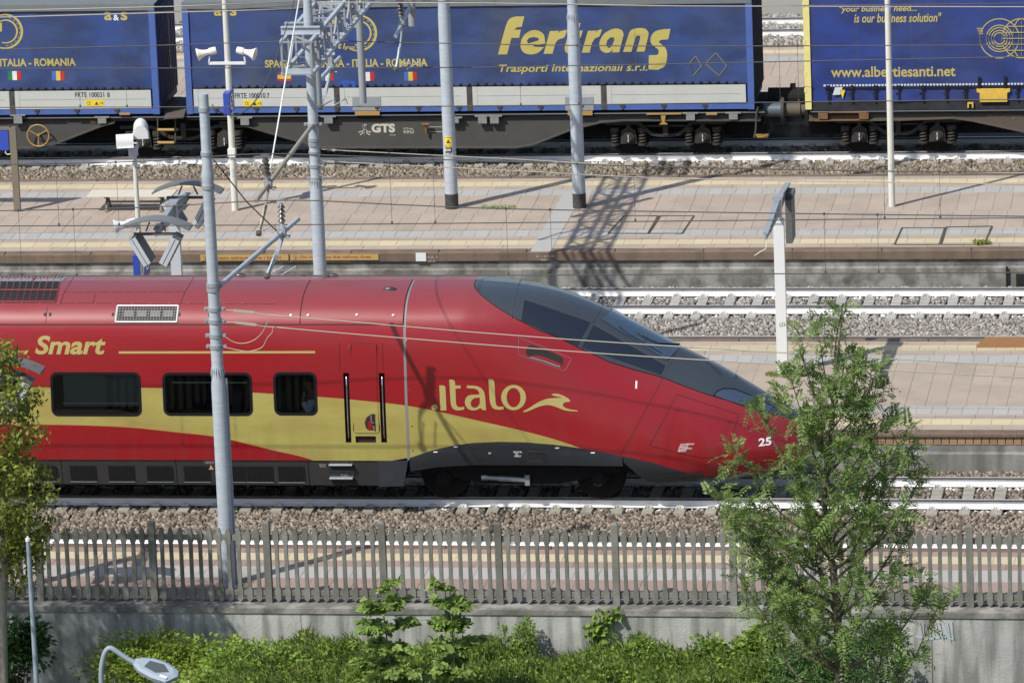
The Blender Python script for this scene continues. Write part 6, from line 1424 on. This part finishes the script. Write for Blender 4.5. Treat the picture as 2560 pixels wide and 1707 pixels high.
def from_np(name, V, F, m_, parent=None, loc=None):
    """V (n,k,3), F list of index tuples per island of equal size"""
    n, k = V.shape[:2]; F = np.array(F); f = (F[None]+k*np.arange(n)[:,None,None]).reshape(-1, F.shape[1])
    me = bpy.data.meshes.new(name); me.vertices.add(n*k); V = V.reshape(-1,3)
    if loc is not None: V = V-np.array(loc)
    me.vertices.foreach_set('co', V.ravel()); me.loops.add(f.size); me.loops.foreach_set('vertex_index', f.ravel()); me.polygons.add(len(f)); me.polygons.foreach_set('loop_start', np.arange(0, f.size, F.shape[1]))
    me.materials.append(M[m_]); me.update(calc_edges=True)
    o = bpy.data.objects.new(name, me); COL.objects.link(o)
    if parent: o.parent = parent
    return o
def frames(d, up):
    d = d/np.linalg.norm(d,axis=1)[:,None]; s = np.cross(d, up); s /= np.linalg.norm(s,axis=1)[:,None]+1e-9; n = np.cross(s, d); return d, s, n
def leaves(P, D, size, wid=.42, fold=.25):
    """rhomb leaves at P pointing along D"""
    n = len(P); up = np.array([0,0,1.])+RNG.normal(0,.55,(n,3)); d, s, nn = frames(D+1e-6, up); L = (size*RNG.uniform(.6,1.35,n))[:,None]
    a = P; t = P+d*L-nn*L*.12; m1 = P+d*L*.45+s*L*wid+nn*L*fold*.5; m2 = P+d*L*.45-s*L*wid+nn*L*fold*.5; mid = P+d*L*.5
    return np.stack([a, m1, t, m2, mid], 1)
LF = [(0,1,4),(1,2,4),(2,3,4),(3,0,4)]
def compound(P, D, L0, nl=6):
    """feathery compound leaves: pairs of leaflets along a drooping stalk"""
    n = len(P); up = np.array([0,0,1.])+RNG.normal(0,.35,(n,3)); d, s, nn = frames(D+1e-6, up); L = (L0*RNG.uniform(.6,1.25,n))[:,None]; out = []
    for i in range(nl):
        t = (i+1.0)/nl; c = P+d*L*t-np.array([0,0,1.])*L*.28*t*t; w = L*.30*(1.15-.55*t)
        for sg in (-1, 1):
            dr = s*sg*.85+d*.55+nn*RNG.normal(0,.18,(n,1)); dr /= np.linalg.norm(dr,axis=1)[:,None]; pr = np.cross(dr, nn); pr /= np.linalg.norm(pr,axis=1)[:,None]
            tip = c+dr*w-np.array([0,0,1.])*w*.12; mid = c+dr*w*.45; ww = w*.22
            out.append(np.stack([c, mid+pr*ww, tip, mid-pr*ww], 1))
    return np.concatenate(out, 0)
def limb(b, pts, r0, r1, n=7):
    P = [np.array(q) for q in spline(pts, 5)]; k = len(P); b.tube(P, [lerp(r0, r1, i/(k-1)) for i in range(k)], n)
    return P
def rnd_dir(n, up=.3):
    v = RNG.normal(size=(n,3)); v[:,2] += up; return v/np.linalg.norm(v,axis=1)[:,None]
# --- feathery tree in front of the train nose
TY = -16.0
bp = by(2104, 1720, TY); base = np.array([bp[0], TY, -1.25]); tr_ = thing('tree', 'tall feathery green tree in front of the train nose', 'tree', tuple(base))
tk = [base]+[by(px, py, TY+dy) for px, py, dy in ((2096,1600,0),(2086,1450,.05),(2066,1330,.1),(2062,1220,.1),(2075,1080,.05),(2092,900,0),(2108,775,0))]
b = B(); TP = limb(b, tk, .085, .010, 9); TPz = np.array(TP)
tips = [(2110,752,0),(2038,785,.2),(1992,862,-.3),(1930,955,.3),(1962,905,.2),(2222,872,.2),(2168,885,-.2),(2262,1005,.3),(2296,1055,-.3),(2330,1180,.2),(2310,1120,.4),(1815,1115,-.3),(1782,1225,.2),(1850,1235,-.4),(1872,1010,.3),(2012,1035,-.3),(2050,960,.3),(2085,930,-.4),(2150,1000,-.3),(2205,960,.4),(1985,1140,-.5),(2105,1095,-.6),(2180,1120,-.5),(2240,1130,.1),(1832,1330,.4),(1905,1285,-.4),(1815,1420,-.2),(1852,1490,.3),(1960,1360,-.6),(2005,1260,-.6),(2105,1250,-.7),(2200,1260,-.6),(2285,1310,.3),(2352,1455,-.3),(2372,1500,-.2),(2255,1430,-.5),(1945,1480,-.6),(2150,1400,-.7),(2050,1450,-.7),(2020,1560,-.5),(2235,1560,-.3),(2150,1545,-.6),(1915,1395,.3),(2065,1165,.5),(2130,1180,.5),(2020,1330,.5),(2165,1330,.5),(1850,1290,.4),(1800,1262,.3),(2010,1215,.2),(2075,1040,.3),(2120,860,.2),(1760,1240,-.2),(2225,1210,-.2),(2290,1235,-.4),(1900,1470,.2)]
LP_, LD_ = [], []
for px, py, dy in tips:
    tip = by(2075+(px-2075)*.93, py+(14 if py < 1000 else 0), TY+dy*1.4)
    k = int(np.argmin(np.abs(TPz[:,2]-max(tip[2]-1.1-.5*abs(tip[0]-base[0])*.8, base[2]+.6)))); st = TPz[k]
    mid = st+(tip-st)*.5+np.array([0,0,-.10-.08*np.linalg.norm(tip-st)])+RNG.normal(0,.06,3)
    r0 = max(.012, .034-.004*k/8); P = limb(b, [st, mid, tip], r0, .006, 6); P = np.array(P); n = len(P)
    L_ = np.linalg.norm(tip-st); m_ = int(12+10*min(L_,2.5))
    q = RNG.beta(3.2, 1.0, m_)*(n-1); i0 = np.clip(q.astype(int), 0, n-2); pos = P[i0]+(P[i0+1]-P[i0])*(q-i0)[:,None]; tan = (tip-mid)/np.linalg.norm(tip-mid)
    d = RNG.normal(size=(m_,3))*.75+tan*.55+np.array([0,0,.15]); LP_.append(pos+RNG.normal(0,.05,(m_,3))); LD_.append(d)
    for _ in range(3):   # side twigs
        i = RNG.integers(n//2, n-1); e = P[i]+RNG.normal(0,.16,3)+np.array([0,0,.12]); b.tube([P[i], (P[i]+e)/2+RNG.normal(0,.02,3), e], [.008,.006,.004], 5)
        mm = 8; LP_.append(e+RNG.normal(0,.06,(mm,3))); LD_.append(RNG.normal(size=(mm,3))+np.array([0,0,.4]))
b.build('trunk', 'bark', tr_, smooth='all')
V = compound(np.concatenate(LP_), np.concatenate(LD_), .30, 7); from_np('crown', V, [(0,1,2,3)], 'leaf_locust', tr_, base)
# --- leafy tree at the left edge
TY2 = -11.6; bp = by(3, 1720, TY2); base = np.array([bp[0], TY2, -1.25]); t2 = thing('tree', 'yellow-green leafy tree cut by the left edge', 'tree', tuple(base))
b = B(); TP = np.array(limb(b, [base]+[by(px, py, TY2) for px, py in ((7,1560),(10,1450),(13,1405),(2,1330),(-15,1220),(-30,1050),(-40,900),(-45,760))], .085, .02, 9))
limb(b, [by(10,1420,TY2), by(20,1395,TY2), by(16,1350,TY2-.1), by(22,1290,TY2-.2)], .045, .02)
LP_, LD_ = [], []
tips2 = [(92,985,.3),(105,1075,-.2),(70,1040,.4),(112,1170,.2),(128,1225,-.3),(122,1300,.2),(98,1345,-.2),(35,885,.2),(14,868,0),(52,960,-.3),(38,1090,-.6),(62,1180,-.6),(28,1260,-.7),(70,1290,-.5),(40,1330,-.4),(95,1380,.2),(-40,860,.3),(-90,950,-.2),(-120,1060,.2),(-150,1180,-.3),(-130,1300,.2),(-70,1350,-.5),(-60,1130,-.7),(-20,1000,-.7),(-80,1230,.6),(-20,1180,.7),(20,1300,.6),(-180,1250,.2),(-190,1080,.1),(-60,780,.1),(-130,850,.2),(10,1150,-.5),(90,1240,.4),(50,1130,.3),(60,1350,.3)]
for px, py, dy in tips2:
    tip = by(px, py, TY2+dy); k = int(np.argmin(np.abs(TP[:,2]-(tip[2]-.7)))); st = TP[k]; mid = (st+tip)/2+np.array([0,0,-.05])+RNG.normal(0,.05,3)
    P = np.array(limb(b, [st, mid, tip], .018, .005, 5)); n = len(P); m_ = 210
    q = RNG.beta(2.2,.9,m_)*(n-1); i0 = np.clip(q.astype(int),0,n-2); pos = P[i0]+(P[i0+1]-P[i0])*(q-i0)[:,None]+RNG.normal(0,.10,(m_,3)); LP_.append(pos); LD_.append(RNG.normal(size=(m_,3))+np.array([0,0,-.1]))
# the crown goes on up and to the left, outside the picture
FK = np.array(limb(b, [TP[len(TP)//2], (TP[len(TP)//2]+np.array([-8.6,-13.4,4.0]))/2, np.array([-9.0,-13.8,4.6]), np.array([-9.6,-14.5,7.0]), np.array([-9.8,-14.8,9.8])], .07, .02, 8))
for i in range(34):
    tip = np.array([RNG.uniform(-12.0,-7.4), RNG.uniform(-16.6,-12.6), RNG.uniform(4.4,10.2)]); k = int(np.argmin(np.abs(FK[:,2]-(tip[2]-.9)))); st = FK[k]
    P = np.array(limb(b, [st, (st+tip)/2+RNG.normal(0,.15,3), tip], .03, .008, 5)); n = len(P); m_ = 330
    q = RNG.beta(2.6,.9,m_)*(n-1); i0 = np.clip(q.astype(int),0,n-2); LP_.append(P[i0]+(P[i0+1]-P[i0])*(q-i0)[:,None]+RNG.normal(0,.34,(m_,3))); LD_.append(RNG.normal(size=(m_,3)))
b.build('trunk', 'bark_pale', t2, smooth='all'); from_np('crown', leaves(np.concatenate(LP_), np.concatenate(LD_), .11, .26), LF, 'leaf_olive', t2, base)
# --- shrubs
def shrub(name, label, cat, px, py, Y, rx, ry, rz, n, size, m_, wid=.42, stems=6, lumps=14, zb=-1.25, lobed=False, group=None):
    c = by(px, py, Y); base = np.array([c[0], Y, zb]); t = thing(name, label, cat, tuple(base), group); b = B()
    cs = rnd_dir(lumps, .5)*np.array([rx, ry, rz])*RNG.uniform(.55,1.0,(lumps,1)); cs += c; cs[:,2] = np.maximum(cs[:,2], zb+.15)
    for i in range(min(stems, lumps)): limb(b, [base+RNG.normal(0,.05,3)*[1,1,0], (base+cs[i])/2+RNG.normal(0,.06,3), cs[i]], .02, .006, 5)
    if stems: b.build('stem', 'bark', t, smooth='all')
    who = RNG.integers(0, lumps, n); off = rnd_dir(n, .25)*(RNG.random((n,1))**.5)*np.array([rx,ry,rz])*.48
    P = cs[who]+off; D = off*2+RNG.normal(0,.35,(n,3))*np.array([1,1,.6])*max(rx,rz)*.6
    if lobed:
        Vs = []
        for a in (-1.1,-.55,0,.55,1.1):
            d, s, nn = frames(D+1e-6, np.array([0,0,1.])+np.zeros_like(D)); dd = d*math.cos(a)+s*math.sin(a); rs = RNG.bit_generator.state
            Vs.append(leaves(P, dd+[0,0,-.15], size*(1-.28*abs(a)), .24, .1)); 
        V = np.concatenate(Vs)
    else: V = leaves(P, D, size, wid)
    from_np('foliage', V, LF, m_, t, base); return t
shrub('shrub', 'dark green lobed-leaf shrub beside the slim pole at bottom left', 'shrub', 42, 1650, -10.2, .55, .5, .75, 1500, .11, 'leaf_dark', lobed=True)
shrub('shrub', 'bright yellow-green shrub behind the street lamp head', 'shrub', 410, 1690, -10.4, 1.2, .8, .62, 8500, .075, 'leaf_yellowgreen', .36, lumps=26)
shrub('shrub', 'low bright shrub at the bottom edge left of the young maple', 'shrub', 640, 1700, -11.2, 1.15, .7, .50, 6500, .07, 'leaf_bright', .34, lumps=22)
for px, py, rx, rz, lab_ in ((985, 1610, .95, 1.0, 'young maple sapling with layered pale leaves, left one of two'), (1120, 1590, .85, .95, 'young maple sapling with layered pale leaves, right one of two')):
    c = by(px, py, -13.5); base = np.array([c[0], -13.5, -1.25]); t = thing('maple_sapling', lab_, 'sapling', tuple(base), 'young maples before the wall'); b = B(); top = by(px-35 if px < 1000 else px+5, 1470, -13.5)
    tp = np.array(limb(b, [base, (base+top)/2+[.05,0,0], top], .03, .008)); LP_, LD_ = [], []
    for i in range(62):
        f = .10+.90*(i+1)/62; st = tp[int(f*(len(tp)-1))]; a = RNG.uniform(0, 2*PI); R = rx*(1.35-f*1.05)*RNG.uniform(.5,1.15); e = st+np.array([math.cos(a)*R, math.sin(a)*R*.8, .12-.05*R])
        b.tube([st, (st+e)/2+[0,0,.04], e], [.008,.006,.004], 5); m_ = int(30*(1.3-f*.7)); s = RNG.random((m_,1))
        LP_.append(st+(e-st)*s**.6+RNG.normal(0,.05,(m_,3))*[1,1,.5]); LD_.append((e-st)*1.0+RNG.normal(0,.35,(m_,3))*[1,1,.35])
    b.build('stem', 'bark', t, smooth='all'); P, D = np.concatenate(LP_), np.concatenate(LD_); Vs = []
    for a in (-1.15,-.58,0,.58,1.15):
        d, s, nn = frames(D, np.array([0,0,1.])+np.zeros_like(D)); Vs.append(leaves(P, d*math.cos(a)+s*math.sin(a)+[0,0,-.2], .165*(1-.25*abs(a)), .34, .08))
    from_np('foliage', np.concatenate(Vs), LF, 'leaf_maple', t, base)
shrub('shrub', 'bright bushy plant against the concrete wall, left of the climbing vine', 'shrub', 1312, 1615, -9.25, .26, .22, .42, 1500, .055, 'leaf_bright', .3)
shrub('shrub', 'thin pale weed just left of the bushy wall plant', 'plant', 1262, 1605, -9.15, .10, .1, .30, 220, .05, 'leaf_bright', .28, stems=3, lumps=5)
shrub('shrub', 'small leafy plant with an orange leaf on the bare wall at far right', 'plant', 2248, 1680, -9.3, .16, .14, .34, 420, .06, 'leaf_bright', .36)
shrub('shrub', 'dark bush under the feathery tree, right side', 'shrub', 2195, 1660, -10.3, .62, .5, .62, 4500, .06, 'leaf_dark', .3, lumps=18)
shrub('shrub', 'big-leaved shrub against the wall left of the feathery tree trunk', 'shrub', 1905, 1640, -9.6, .50, .3, .45, 700, .12, 'leaf_bright', lobed=True)
shrub('shrub', 'leafy shrub below the wall joint', 'shrub', 1795, 1640, -9.6, .45, .3, .38, 900, .09, 'leaf_bright', .4)
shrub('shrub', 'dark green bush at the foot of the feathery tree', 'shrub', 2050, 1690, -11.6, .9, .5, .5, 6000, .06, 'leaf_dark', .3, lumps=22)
shrub('shrub', 'low shrub below the wall right of the climbing vine', 'shrub', 1610, 1655, -9.8, .5, .35, .36, 1600, .06, 'leaf_bright', .36)
# climbing vine on the wall
vb = by(1505, 1645, -9.0); base = np.array([vb[0], -9.05, -1.25]); t = thing('climbing_vine', 'climbing vine with round leaves reaching up the concrete wall', 'vine', tuple(base)); b = B(); LP_ = []
for pts in (((1500,1700),(1505,1640),(1498,1590),(1492,1545),(1490,1525)), ((1505,1640),(1515,1580),(1512,1550),(1520,1528)), ((1512,1560),(1525,1545),(1540,1530)), ((1500,1610),(1482,1580),(1475,1565)), ((1470,1625),(1500,1630),(1530,1620))):
    P = np.array(limb(b, [by(px, py, -9.0) for px, py in pts], .010, .005, 5)); i = RNG.integers(0, len(P), 34); LP_.append(P[i]+RNG.normal(0,.05,(34,3))*[1,.6,1])
b.build('stem', 'bark', t); P = np.concatenate(LP_); D = RNG.normal(0,.6,(len(P),3))+np.array([0,-.6,-.5]); from_np('foliage', np.concatenate([leaves(P, D, .11, .48), leaves(P+[0,-.02,0], D+RNG.normal(0,.4,D.shape), .08, .45)]), LF, 'leaf_bright', t, base)
# undergrowth and grass
def topf(x, y, hx):
    return np.interp(x, [p[0] for p in hx], [p[1] for p in hx])+.16*np.sin(x*2.3+y*1.1)*np.sin(y*1.9+1)+.10*np.sin(x*5.1-y*3.3)+.07*np.sin(x*9.7+y*6)+.126*(-9.05-y)
def carpet(name, label, n, x0, x1, hx, size, wid, m_, up, y0=-13.8, y1=-9.05, layer=.28):
    """leaf layer whose top surface swells and dips; hx(x) = height near the wall"""
    x = RNG.uniform(x0, x1, n); y = RNG.uniform(y0, y1, n); top = topf(x, y, hx)
    z = -1.25+np.clip(top, .05, 3)-layer*RNG.random(n)**1.5
    D = RNG.normal(0,.6,(n,3))+np.array([-.25,-.35,up]); o = from_np(name, leaves(np.stack([x,y,z],-1), D, size, wid), LF, m_); return tag(o, label, 'undergrowth', kind='stuff')
HX = [(-6.5,.1),(-3.6,.15),(-3.0,.7),(-2,1.25),(-1,1.2),(0,1.15),(2,1.15),(4,1.0),(5.5,1.15),(7,1.15),(8.2,1.05),(9.0,.4),(9.6,.15),(12,.2)]
b = B(); XB_, YB_ = np.linspace(-7, 13, 81), np.concatenate([np.linspace(-17.5, -13.9, 8), np.linspace(-13.6, -8.92, 24)])
def bankf(u, v):
    x, y = XB_[int(round(u*80))], YB_[int(round(v*31))]; h = max(float(topf(np.array([x]), np.array([max(y,-13.8)]), HX)[0])-.34, 0)
    k = min(max((y+17.5)/3.6, 0), 1)*min(max((x+6.8)/2, 0), 1)*min(max((12.8-x)/2, 0), 1); return (x, y, -1.262+h*k)
b.grid(bankf, 80, 31); tag(b.build('earth_bank', 'soil', smooth='all'), kind='structure')
carpet('undergrowth', 'mixed bright green undergrowth along the foot of the wall', 60000, -5.5, 11.5, HX, .075, .36, 'leaf_bright', .15)
carpet('long_grass', 'long green grass among the undergrowth', 45000, -1.5, 11.5, [(a, h+.02) for a, h in HX], .16, .05, 'grass', 1.6, layer=.3)
carpet('wild_herbs', 'yellow-green herbs among the undergrowth', 14000, -3.0, 9, [(a, h+.03) for a, h in HX], .085, .40, 'leaf_yellowgreen', .15, layer=.12)
# weeds in the platform joints
def weeds(label, px0, px1, py, Z, n, size, m_='leaf_bright'):
    P = np.array([bz(RNG.uniform(px0, px1), py+RNG.normal(0, 2.2), Z)+[0,0,.02] for _ in range(n)]); o = from_np('weeds', leaves(P, rnd_dir(n, .9), size, .2), LF, m_); tag(o, label, 'weeds', kind='stuff')
weeds('small green weeds in the paving beside the black-footed mast', 1205, 1290, 521, .555, 240, .05)
weeds('weeds round the foot of the white display stand', 1915, 1985, 938, .555, 320, .055, 'leaf_olive')
weeds('tuft of weeds at the edge of the far platform at right', 2435, 2475, 610, .555, 120, .09, 'leaf_olive')
